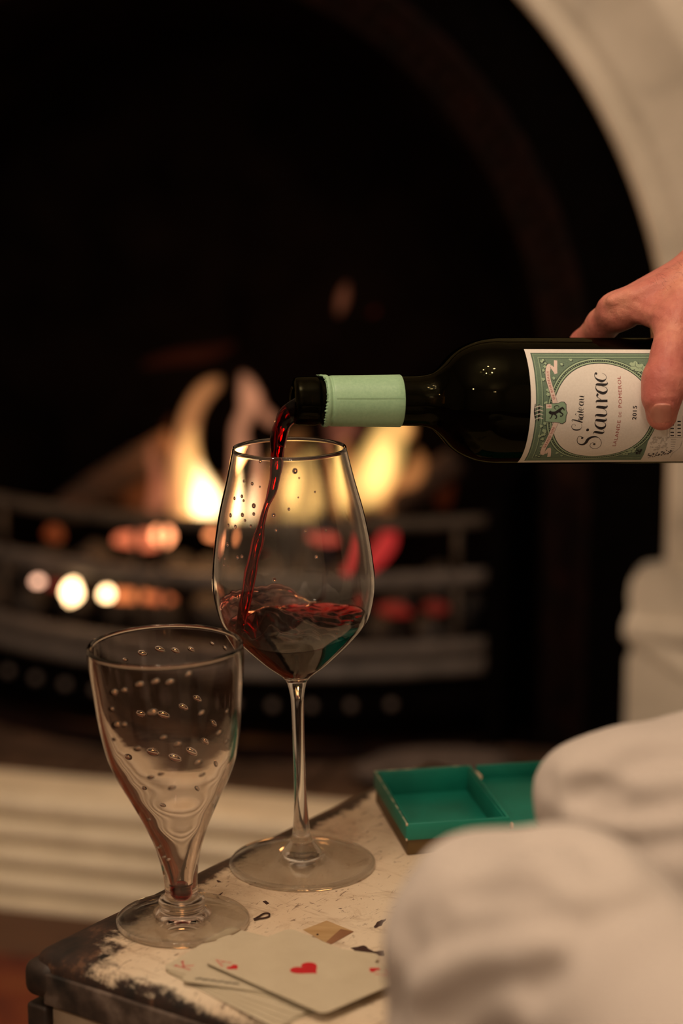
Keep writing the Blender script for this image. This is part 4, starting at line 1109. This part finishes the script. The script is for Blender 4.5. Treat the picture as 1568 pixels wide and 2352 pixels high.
# ================================================================= PLAYING CARDS
M_card = noisy('card_face', [(.3, (.49, .42, .30)), (.7, (.55, .48, .35))], 40, .5, .05, .0002)
M_cred = mat('card_red', (.48, .008, .015), .45)
M_cpale = mat('card_worn_red', (.55, .16, .13), .5)
CW, CL = .0612, .088
def card(corner, ang, z, label, seed=0, mt=M_card):
    c = P(*corner, z); r = .0042; pts = []
    for cx, cy, a0 in ((CL - r, r, -90), (CL - r, CW - r, 0), (r, CW - r, 90), (r, r, 180)):
        for k in range(7): t = math.radians(a0 + 15*k); pts.append((cx + r*math.cos(t), cy + r*math.sin(t)))
    # a slight bow along the card keeps it from looking like a plate
    n = len(pts); th = .00030
    v = [(x, y, 0) for x, y in pts] + [(x, y, th) for x, y in pts]
    f = [tuple(range(n, 2*n)), tuple(reversed(range(n)))] + [(i, (i + 1) % n, n + (i + 1) % n, n + i) for i in range(n)]
    o = mesh('playing_card', v, f, mt, None, False); o.location = c; o.rotation_euler = (0, 0, math.radians(ang))
    tag(o, label, 'playing card', 'playing cards fanned on the trunk'); return o
def print2(name, o, polys, m, th=.00038):
    v, f = [], []
    for p in polys:
        b0 = len(v); v += [(x, y, th) for x, y in p]; f.append(tuple(range(b0, b0 + len(p))))
    q = mesh(name, v, f, m, o, False)
    for pl in q.data.polygons:
        if pl.normal.z < 0: pl.flip()
    return q
def heart(x0, y0, h, flip=1):
    pts = []
    for i in range(36):
        t = 2*math.pi*i/36; gx = 16*math.sin(t)**3; gy = 13*math.cos(t) - 5*math.cos(2*t) - 2*math.cos(3*t) - math.cos(4*t)
        pts.append((x0 - flip*(gy + 2)*h/30, y0 + flip*gx*h/30))
    return pts
def bar(x0, y0, x1, y1, w):
    d = np.array([x1 - x0, y1 - y0]); d = d/np.linalg.norm(d); n = np.array([-d[1], d[0]])*w/2
    return [(x0 + n[0], y0 + n[1]), (x0 - n[0], y0 - n[1]), (x1 - n[0], y1 - n[1]), (x1 + n[0], y1 + n[1])]
def glyph(segs, x0, y0, h, w, flip=1):    # segs in units of the letter height, (right, up)
    return [bar(x0 - flip*b*h, y0 + flip*a*h, x0 - flip*d*h, y0 + flip*c_*h, w) for a, b, c_, d in segs]
AG = [(-.36, -.5, 0, .5), (.36, -.5, 0, .5), (-.2, -.12, .2, -.12), (-.48, -.5, -.22, -.5), (.22, -.5, .48, -.5)]
KG = [(-.3, -.5, -.3, .5), (.34, .5, -.3, -.05), (-.12, .08, .38, -.5), (-.42, .5, -.16, .5), (-.42, -.5, -.16, -.5), (.2, .5, .46, .5), (.24, -.5, .5, -.5)]
fan = [((378, 2232), -48, 'lowest playing card of the fan, its lower edge turned furthest toward the trunk front'),
       ((376, 2230), -44.5, 'second playing card from the bottom of the fan, only its edge showing'),
       ((375, 2229), -41, 'third playing card from the bottom of the fan, only its edge showing'),
       ((379, 2229), -37.5, 'playing card directly under the king, only its edge showing')]
z = TT + .0002; k = 0
for cr, a, lab_ in fan:
    for q in range(1):
        o = card(cr, a, z, lab_); z += .00046
        print2('index_letter', o, glyph(KG, .0085, .0075, .0075, .0007), M_cpale)
kc = card((372, 2224), -31.5, z, 'cream king playing card with a worn red letter at its left corner'); z += .0005
print2('index_letter', kc, glyph(KG, .0092, .0085, .0095, .0011), M_cpale)
print2('index_heart', kc, [heart(.0195, .0085, .005)], M_cpale)
z += .0003
bc = card((414, 2254), -17, z, 'blank-looking playing card with a black ornamental line, just under the ace'); z += .0005
M_cblk = mat('card_black', (.05, .05, .045), .5)
print2('printed_line', bc, [bar(.006 + i*.0030, .0042 + (.0010 if i % 2 else 0), .006 + (i + 1)*.0030, .0042 + (0 if i % 2 else .0010), .0007) for i in range(8)] + [bar(.006, .0058, .030, .0056, .0003)] + [bar(.007 + i*.004, .0035, .0085 + i*.004, .0066, .0005) for i in range(6)], M_cblk)
z += .0016
ac = card((468, 2210), -45.2, z, 'ace of hearts playing card lying face up on top of the fan')
ac.rotation_euler = (0, math.radians(-.35), math.radians(-45.2)); 
print2('index_letter', ac, glyph(AG, .0068, .0058, .0080, .0007), M_cpale)
print2('index_heart', ac, [heart(.0165, .0058, .0062)], M_cred)
print2('centre_heart', ac, [heart(CL/2 + .001, CW/2, .0150)], M_cred)
print2('index_heart', ac, [heart(CL - .0192, CW - .0068, .0058, -1)], M_cred)
print2('index_letter', ac, glyph(AG, CL - .0100, CW - .0066, .0085, .0007, -1), M_cpale)

# ================================================================= GREEN CARD BOX
M_teal = noisy('teal_paper', [(.3, (.0, .15, .105)), (.7, (.0, .21, .145))], 25, .55, .08, .0002)
M_worn = noisy('worn_edge', [(.4, (.02, .12, .08)), (.62, (.35, .36, .24))], 160, .8, .2, .0003)
M_tan = mat('torn_cardboard', (.55, .42, .30), .9)
gb = empty('card_box', (.038, 1.186, TT), (0, 0, math.radians(10.5)))
tag(gb, 'open teal green cardboard card box with brown base, at the back of the trunk', 'box')
def gbox(name, lo, hi, m, bev=.0003, rz=0):
    o = box(name, lo, hi, m, gb, bev, 2); return o
BWd, BDp, BH, t_ = .0625, .096, .0200, .0013
gbox('tray_base', (.0012, .0012, .0002), (BWd - .0012, BDp - .0012, .0100), M_gold)
def wall_(lo, hi): return gbox('tray_wall', lo, hi, M_teal)
gbox('tray_floor', (t_, t_, .0035), (BWd - t_, BDp - t_, .0105 - .006), M_teal)
# the base is hollow: rebuild it as four low walls so that the tray is deep
bpy.data.objects.remove(bpy.data.objects['tray_base'])
for lo, hi in (((.0012, .0010, .0002), (BWd - .0012, .0024, .0102)), ((.0010, .0012, .0002), (.0024, BDp - .0012, .0102)), ((BWd - .0024, .0012, .0002), (BWd - .0010, BDp - .0012, .0102)), ((.0012, BDp - .0024, .0002), (BWd - .0012, BDp - .0010, .0102))):
    gbox('base_wall', lo, hi, M_gold)
for lo, hi in (((0, 0, .0098), (BWd, t_, BH)), ((0, BDp - t_, .0098), (BWd, BDp, BH)), ((0, t_, .0098), (t_, BDp - t_, BH)), ((BWd - t_, t_, .0098), (BWd, BDp - t_, BH))): wall_(lo, hi)
for lo, hi in (((t_, t_ + .001, .004), (BWd - t_, t_ + .0016, .0195)), ((t_ + .0011, BDp - t_ - .0016, .004), (BWd - t_, BDp - t_ - .001, .0195)), ((t_ + .001, t_, .004), (t_ + .0016, BDp - t_, .0195)), ((BWd - t_ - .0016, t_, .004), (BWd - t_ - .001, BDp - t_, .0195))):
    gbox('lining', lo, hi, M_teal, .0001)
gbox('rim_wear', (.0, .0, BH), (.0011, BDp, BH + .00025), M_worn, .00008)
gbox('rim_wear', (.0, BDp - .0011, BH), (BWd, BDp, BH + .00025), M_worn, .00008)
gbox('corner_wear', (-.0001, -.0001, BH - .0012), (.0011, .0011, BH + .0003), M_tan, .0002)
gbox('corner_wear', (-.0001, -.0001, .0094), (.0009, .0009, .0110), M_tan, .0002)
# second, shallower half hinged on the right, its front wall missing
x0 = BWd + .0035; LW = .060
gbox('lid_base', (x0 + .001, .004, .0002), (x0 + LW, BDp - .002, .0098), M_gold)
gbox('lid_floor', (x0 - .003, .002, .0098), (x0 + LW, BDp, .0112), M_teal)
gbox('lid_wall', (x0, BDp - t_, .0112), (x0 + LW, BDp, .0200), M_teal)
gbox('lid_wall', (x0 + LW - t_, .002, .0112), (x0 + LW, BDp, .0200), M_teal)
v, f = lump(.0045, 3.3, (.5, 1.4, .5)); o = mesh('torn_corner', v, f, M_tan, gb, False); o.location = (x0 - .0015, BDp - .012, .0165)
v, f = lump(.0028, 5.3, (.35, .9, .8)); o = mesh('torn_corner', v, f, M_tan, gb, False); o.location = (x0 - .001, .003, .0135)
n = 14; pts = [(BWd*.765 - .0078*math.cos(math.pi*i/n), .0040 + .0095*math.sin(math.pi*i/n)) for i in range(n + 1)]
v = [(x, y, .0047) for x, y in pts]; o = mesh('thumb_notch_dark', v, [tuple(range(len(v)))], M_black, gb, False)  # black sheet stands in for the dark inside the torn hole
for pl in o.data.polygons:
    if pl.normal.z < 0: pl.flip()
v, f = [], []
for i in range(n + 1):
    x, y = pts[i]; hh = .0022*math.sin(math.pi*i/n)
    v += [(x, y, .0046), (x + .0003, y - .0004, .0046 + hh), (x, y + .0006, .0046)]
for i in range(n): f += [(3*i, 3*i + 3, 3*i + 4, 3*i + 1), (3*i + 1, 3*i + 4, 3*i + 5, 3*i + 2)]
mesh('torn_flap', v, f, mat('torn_green', (.10, .14, .07), .8), gb)

# ================================================================= THE PERSON: trousers, arm and hand
pe = empty('person', (.52, .86, .0)); tag(pe, 'person in cream trousers pouring from the bottle with the right hand', 'person')
M_skin, nt, b = nodes('skin')
setv(b, Roughness=.48, Subsurface_Weight=.10, Specular_IOR_Level=.35)
b.inputs['Subsurface Radius'].default_value = (.004, .0015, .0008); b.inputs['Subsurface Scale'].default_value = 1.0
n1 = noise_tex(nt, 38, 6, .6); n2 = noise_tex(nt, 230, 5, .7); n3 = noise_tex(nt, 90, 4, .6, stretch=(1, 1, .4), dist=.8)
base = ramp(nt, n1, [(.32, (.48, .14, .115)), (.5, (.58, .205, .155)), (.68, (.67, .29, .20))])
base = mix(nt, ramp(nt, n2, [(.55, (0, 0, 0)), (.75, (.35, .35, .35))]), base, (.36, .08, .065))
n4 = noise_tex(nt, 75, 5, .7, dist=1.5); base = mix(nt, ramp(nt, n4, [(.52, (0, 0, 0)), (.7, (.5, .5, .5))]), base, (.44, .125, .10))
nt.links.new(base, b.inputs['Base Color'])
bump(nt, b, mathn(nt, 'ADD', mathn(nt, 'MULTIPLY', n2, .6), mathn(nt, 'MULTIPLY', n3, .7)), 1.0, .0011)
def hp(px, py, f):
    d = ray(px, py); t = (f + (BO - CAM) @ ef)/(d @ ef); return CAM + t*d
def hr(p, rpx): return rpx*depth(p)/F
def cap(px0, py0, f0, r0, px1, py1, f1, r1):
    a, b_ = hp(px0, py0, f0), hp(px1, py1, f1); return (a, b_, hr(a, r0), hr(b_, r1))
thumb = [cap(1519, 953, .0445, 36, 1519, 912, .0490, 43), cap(1519, 912, .0490, 43, 1526, 876, .0480, 51), cap(1526, 876, .0480, 51, 1538, 815, .0420, 42), cap(1538, 815, .0420, 42, 1552, 748, .0300, 48), cap(1552, 748, .0300, 49, 1620, 655, .012, 62)]
index = [cap(1418, 716, -.006, 42, 1384, 745, -.024, 37), cap(1384, 745, -.024, 36, 1341, 790, -.044, 32), cap(1341, 790, -.044, 32, 1336, 870, -.048, 30), cap(1336, 870, -.048, 30, 1345, 930, -.040, 26)]
middle = [cap(1530, 705, -.024, 42, 1532, 790, -.047, 34), cap(1532, 790, -.047, 33, 1528, 880, -.050, 31), cap(1528, 880, -.050, 31, 1530, 945, -.040, 27)]
ringf = [cap(1600, 710, -.026, 41, 1602, 790, -.047, 33), cap(1602, 790, -.047, 33, 1600, 875, -.050, 30), cap(1600, 875, -.050, 30, 1602, 940, -.040, 26)]
pinky = [cap(1662, 715, -.024, 36, 1668, 795, -.045, 29), cap(1668, 795, -.045, 29, 1666, 865, -.047, 26), cap(1666, 865, -.047, 26, 1668, 915, -.040, 22)]
wr = (1700, 610, -.004)
palm = [cap(1418, 714, -.006, 41, *wr, 88), cap(1480, 700, -.010, 44, *wr, 92), cap(1530, 704, -.018, 44, *wr, 92), cap(1600, 708, -.022, 42, *wr, 86), cap(1566, 735, .024, 44, *wr, 86)]
web = [cap(1440, 712, .002, 26, 1500, 722, .014, 28), cap(1500, 722, .014, 28, 1548, 738, .028, 34), cap(1452, 700, .004, 30, 1640, 640, .012, 60), cap(1505, 712, .014, 32, 1640, 650, .016, 55), cap(1545, 728, .024, 34, 1650, 650, .016, 55)]
fore = [cap(*wr, 100, 1960, 470, .004, 118), cap(1960, 470, .004, 118, 2500, 300, .01, 165)]
tend = [cap(1404, 688, .004, 7, 1600, 600, .016, 7), cap(1455, 680, .010, 6, 1640, 600, .024, 6), cap(1520, 690, .018, 5, 1640, 640, .030, 6)]
vein = [crm([hp(1450, 700, .018), hp(1500, 672, .022), hp(1545, 660, .024), hp(1600, 610, .030)], 4), crm([hp(1500, 720, .026), hp(1545, 690, .030), hp(1560, 655, .032), hp(1620, 640, .036)], 4), crm([hp(1545, 660, .028), hp(1560, 690, .030), hp(1590, 720, .03)], 4)]
creas = [crm([hp(x, y, f) for x, y, f in c], 4) for c in (
    [(1487, 868, .058), (1515, 862, .062), (1556, 868, .058)], [(1487, 878, .058), (1520, 873, .062), (1556, 880, .058)], [(1484, 890, .058), (1520, 886, .062), (1556, 892, .058)], [(1492, 908, .056), (1520, 903, .060), (1552, 910, .056)],
    [(1400, 758, .0), (1440, 742, .010), (1475, 745, .018), (1500, 760, .026)])]
def to2(pts, f=.05):
    return crm([((hp(x, y, f) - BO) @ A, (hp(x, y, f) - BO) @ eu) for x, y in pts], 4)
CR2 = [(to2(c), a_, w_) for c, a_, w_ in (
    ([(1482, 862), (1515, 857), (1556, 862)], .00035, .0007), ([(1480, 874), (1520, 868), (1558, 876)], .0004, .0007), ([(1480, 886), (1520, 882), (1558, 888)], .00035, .0007), ([(1488, 905), (1520, 900), (1552, 907)], .0003, .0008),
    ([(1489, 974), (1486, 951), (1489, 932), (1498, 923), (1516, 921), (1536, 923), (1545, 932), (1548, 953), (1545, 974)], .0007, .0008),
    ([(1490, 790), (1510, 800), (1540, 795)], .0002, .001))]
BK2 = [(to2(c, .02), a_, w_) for c, a_, w_ in (
    ([(1440, 700), (1470, 720), (1500, 745)], .0005, .0012), ([(1400, 705), (1425, 720), (1440, 735)], .0004, .0010), ([(1385, 712), (1405, 730)], .0004, .0010), ([(1470, 690), (1500, 715), (1515, 745)], .0004, .0012),
    ([(1420, 690), (1500, 655), (1568, 615)], -.0006, .0030), ([(1455, 700), (1520, 670), (1568, 650)], -.0005, .0028), ([(1500, 700), (1530, 690), (1560, 690)], -.0005, .002), ([(1520, 740), (1540, 700), (1545, 660)], -.0006, .0022), ([(1360, 740), (1380, 752), (1395, 755)], .0004, .0009))]
def hand_sdf(X):
    d = None
    def add(caps, k, d):
        g = None
        for a, b_, ra, rb in caps:
            e = capsule(X, a, b_, ra, rb); g = e if g is None else smin(g, e, .004)
        return g if d is None else smin(d, g, k)
    d = add(palm, 0, None); d = add(web, .006, d); d = add(fore, .02, d); d = add(thumb, .007, d); d = add(index, .006, d)
    for fg in (middle, ringf, pinky): d = add(fg, .004, d)
    for a, b_, ra, rb in tend: d = smin(d, capsule(X, a, b_, ra, rb) , .006)
    for vn in vein: d = d - .0007*np.exp(-(polydist(X, vn)/.0022)**2)*1.0
    X2 = np.stack([(X - BO) @ A, (X - BO) @ eu], -1); fr_ = (X - BO) @ ef
    m_ = (fr_ > .03) & (np.abs(d) < .004)
    Y2 = X2[m_]; dd = np.zeros(len(Y2))
    for c_, amp, w_ in CR2: dd += amp*np.exp(-(polydist(Y2, c_)/w_)**2)
    d[m_] += dd
    m_ = (fr_ > -.02) & (np.abs(d) < .004); Y2 = X2[m_]; dd = np.zeros(len(Y2))
    for c_, amp, w_ in BK2: dd += amp*np.exp(-(polydist(Y2, c_)/w_)**2)
    d[m_] += dd
    # the hand closes on the bottle: press it against the glass
    w0 = X - BO; al = w0 @ A; rad = np.linalg.norm(w0 - al[..., None]*A, axis=-1)
    return np.maximum(d, (RB + .0006) - rad)
allp = np.array([q for L in (thumb, index, middle, ringf, pinky, palm) for c_ in L for q in (c_[0], c_[1])] + [hp(1960, 470, .004)])
lo = allp.min(0) - .030; hi = allp.max(0) + .034; hi[0] = hp(1900, 500, 0)[0]
hd = sdf_obj('arm_and_hand', hand_sdf, tuple(lo), tuple(hi), .00135, M_skin); keep(hd, pe); hd['label'] = 'right hand gripping the bottle from above, thumb in front'
sm_ = hd.modifiers.new('smooth', 'SMOOTH'); sm_.factor = .5; sm_.iterations = 3
# sleeve and upper arm, beyond the right edge of the picture
M_shirt = mat('shirt_cloth', (.10, .12, .16), .9)
E0, E1 = hp(1840, 530, .002), hp(2500, 300, .01)
SHD = V3(.62, .86, 1.02)
slv = [(E0, E1, .030, .042), (E1, SHD, .046, .060), (SHD, V3(.66, .84, .62), .10, .15), (SHD + V3(.0, -.30, 0), SHD, .07, .07), (V3(.64, .62, .98), V3(.66, .74, .62), .10, .15)]
def sl_sdf(X):
    d = None
    for a, b_, ra, rb in slv:
        e = capsule(X, a, b_, ra, rb); d = e if d is None else smin(d, e, .05)
    cut = (E0 - X) @ ((E1 - E0)/np.linalg.norm(E1 - E0)); return np.maximum(d, cut)
P_ = np.array([q for c_ in slv for q in (c_[0], c_[1])])
s_ = sdf_obj('shirt', sl_sdf, tuple(P_.min(0) - .18), tuple(P_.max(0) + .18), .009, M_shirt); keep(s_, pe); s_['label'] = 'dark shirt sleeve and body'
# thumbnail: a thin curved plate laid on the thumb
gx = 15; rows_ = []
for i in range(gx):
    for j in range(gx):
        u_ = -1 + 2*i/(gx - 1); w_ = -1 + 2*j/(gx - 1)
        # superellipse outline
        x = u_*math.sqrt(1 - .28*w_*w_)*1.0; y = w_*math.sqrt(1 - .20*u_*u_)
        rows_.append((1517 + x*28, 949 + y*25))
X = np.array([[hp(x, y, f_) for f_ in np.linspace(.030, .075, 140)] for x, y in rows_])
D_ = hand_sdf(X); nv = []
for i in range(len(rows_)):
    ins_ = np.where(D_[i] < 0)[0]; k_ = ins_.max() if len(ins_) else 70
    p = X[i, k_]; u_ = -1 + 2*(i//gx)/(gx - 1); w_ = -1 + 2*(i % gx)/(gx - 1)
    e_ = max(abs(u_), abs(w_)); nv.append(p + ef*(.00030*(1 - e_**6) + (-.0010 if e_ > .99 else .0001)))
nf = [(i*gx + j, (i + 1)*gx + j, (i + 1)*gx + j + 1, i*gx + j + 1) for i in range(gx - 1) for j in range(gx - 1)]
M_nail = mat('fingernail', (.56, .225, .17), .36)
nl = fixn(mesh('thumbnail', nv, nf, M_nail)); ln = nl.data.polygons[gx*4].normal
if ln.dot(Vector(ef)) < 0: nl.data.flip_normals()
keep(nl, pe); nl.parent = hd; nl.matrix_parent_inverse = (Matrix.Translation(pe.location) @ hd.matrix_parent_inverse).inverted(); nl['label'] = 'short pale thumbnail'
# fine hairs on the wrist
hv, hf = [], []
rs = np.random.RandomState(3)
for i in range(46):
    x, y = rs.uniform(1505, 1600), 0
    y = 640 - (x - 1500)*.55 + rs.uniform(-2, 45) ; X1 = np.array([[hp(x, y, f_) for f_ in np.linspace(-.03, .05, 90)]]); D1 = hand_sdf(X1)[0]; ii = np.where(D1 < 0)[0]
    if not len(ii): continue
    p = X1[0, ii.max()]; dr = V3(-.8, .0, .5) + rs.normal(0, .35, 3); dr /= np.linalg.norm(dr); dr = dr - min(0, dr @ ef)*ef
    a_ = [p, p + dr*.0025 + ef*.0008, p + dr*.005 + ef*.0009 - V3(0, 0, .0004)]
    vv, ff = tube_data(a_, [.000035, .00003, .000015], 3); b0 = len(hv); hv += vv; hf += [tuple(b0 + t for t in q) for q in ff]
ha = mesh('arm_hair', hv, hf, mat('hair_brown', (.05, .025, .015), .6)); ha['kind'] = 'stuff'
keep(ha, pe)

# trousers
M_cloth, nt, b = nodes('cream_cloth'); setv(b, Roughness=.95, Specular_IOR_Level=.1, Sheen_Weight=.15)
n1 = noise_tex(nt, 6, 4); n2 = noise_tex(nt, 700, 2)
nt.links.new(ramp(nt, n1, [(.3, (.50, .44, .40)), (.7, (.56, .50, .45))]), b.inputs['Base Color']); bump(nt, b, n2, .15, .0004)
def tc_(px, py, Y, rpx): p = Q(px, py, Y); return p, rpx*depth(p)/F
def tcap(a, b_): (p, r), (q, s) = tc_(*a), tc_(*b_); return (p, q, r, s)
near = [tcap((1125, 2175, .80, 226), (1330, 2185, .77, 245)), tcap((1330, 2185, .77, 245), (1700, 2570, .70, 335)), tcap((1125, 2175, .80, 226), (1175, 2430, .80, 272)), tcap((1092, 2048, .80, 116), (1300, 2032, .79, 122)), tcap((1700, 2570, .70, 335), (2300, 2800, .74, 480)), tcap((1175, 2430, .80, 272), (1200, 3600, .84, 200))]
far = [tcap((1358, 1832, .945, 112), (1490, 1870, .95, 192)), tcap((1490, 1870, .95, 192), (1700, 1975, .95, 362)), tcap((1352, 1890, .94, 97), (1480, 2350, .93, 140)), tcap((1340, 1802, .945, 86), (1440, 1758, .945, 86)), tcap((1700, 1975, .95, 362), (2400, 2200, .92, 440)), tcap((1480, 2350, .93, 140), (1530, 3300, .93, 140))]
folds_n = [[(960, 2190), (1060, 2148), (1160, 2128), (1273, 2113), (1340, 2124)], [(1080, 2068), (1160, 2056), (1240, 2060)], [(1310, 2010), (1370, 2050), (1400, 2090)], [(935, 2150), (925, 2230), (912, 2330)], [(1240, 2290), (1330, 2190), (1400, 2130), (1480, 2090)], [(960, 2110), (985, 2105), (1010, 2110)], [(1250, 1935), (1330, 1950), (1390, 2000)], [(1000, 2330), (1120, 2260), (1260, 2240)], [(1045, 1940), (1100, 1960), (1180, 1962)]]
folds_f = [[(1345, 1835), (1390, 1858), (1450, 1862), (1568, 1843)], [(1400, 1935), (1450, 1945), (1568, 1932)], [(1272, 1800), (1282, 1840), (1275, 1880)], [(1330, 1815), (1370, 1805), (1420, 1820)], [(1450, 1760), (1520, 1740), (1568, 1738)]]
def blend(caps, X, k=.014):
    d = None
    for a, b_, ra, rb in caps:
        e = capsule(X, a, b_, ra, rb); d = e if d is None else smin(d, e, k)
    return d
def on_surface(caps, px, py, Y0, Y1):
    ys = np.linspace(Y0, Y1, 160); X = np.array([Q(px, py, y) for y in ys]); d = blend(caps, X); i = np.where(d < 0)[0]
    return X[i[0]] if len(i) else X[np.argmin(d)]
FN = [crm([on_surface(near, x, y, .55, .95) for x, y in c], 4) for c in folds_n]
FF = [crm([on_surface(far, x, y, .75, 1.1) for x, y in c], 4) for c in folds_f]
def wob(X, k, s=0):
    return (np.sin(X[..., 0]*k + 1.3*np.sin(X[..., 2]*k*.8 + s)) + np.sin(X[..., 1]*k*.9 + 1.7*np.sin(X[..., 0]*k*.6 + s)) + np.sin(X[..., 2]*k*1.1 + 1.1*np.sin(X[..., 1]*k + 2*s)))/3
def leg_sdf(caps, FO, amp, wd):
    def fn(X):
        d = blend(caps, X)
        m_ = np.abs(d) < .03
        Xs = X[m_]; dd = np.zeros(len(Xs))
        for i, c_ in enumerate(FO):
            q = polydist(Xs, c_); dd += amp*(1 - .25*(i % 3))*np.exp(-(q/wd)**2) - amp*.25*np.exp(-((q - wd*2.3)/(wd*1.3))**2)
        dd += .0011*wob(Xs, 42, 1.0) + .0004*wob(Xs, 95, 2.0)
        d[m_] += dd; return d
    return fn
def leg(name, caps, FO, lo, hi, amp, wd, h=.0031):
    o = sdf_obj(name, leg_sdf(caps, FO, amp, wd), lo, hi, h, M_cloth); keep(o, pe)
    s = o.modifiers.new('smooth', 'SMOOTH'); s.iterations = 3; return o
n_ = leg('trouser_leg', near, FN, (-.02, .60, .0), (.46, .93, .62), .0046, .0058); n_['label'] = 'nearer cream trouser leg with creases over the knee'
f_ = leg('trouser_leg', far, FF, (.05, .84, .0), (.46, 1.08, .62), .0046, .0055); f_['label'] = 'farther cream trouser leg behind the nearer knee'
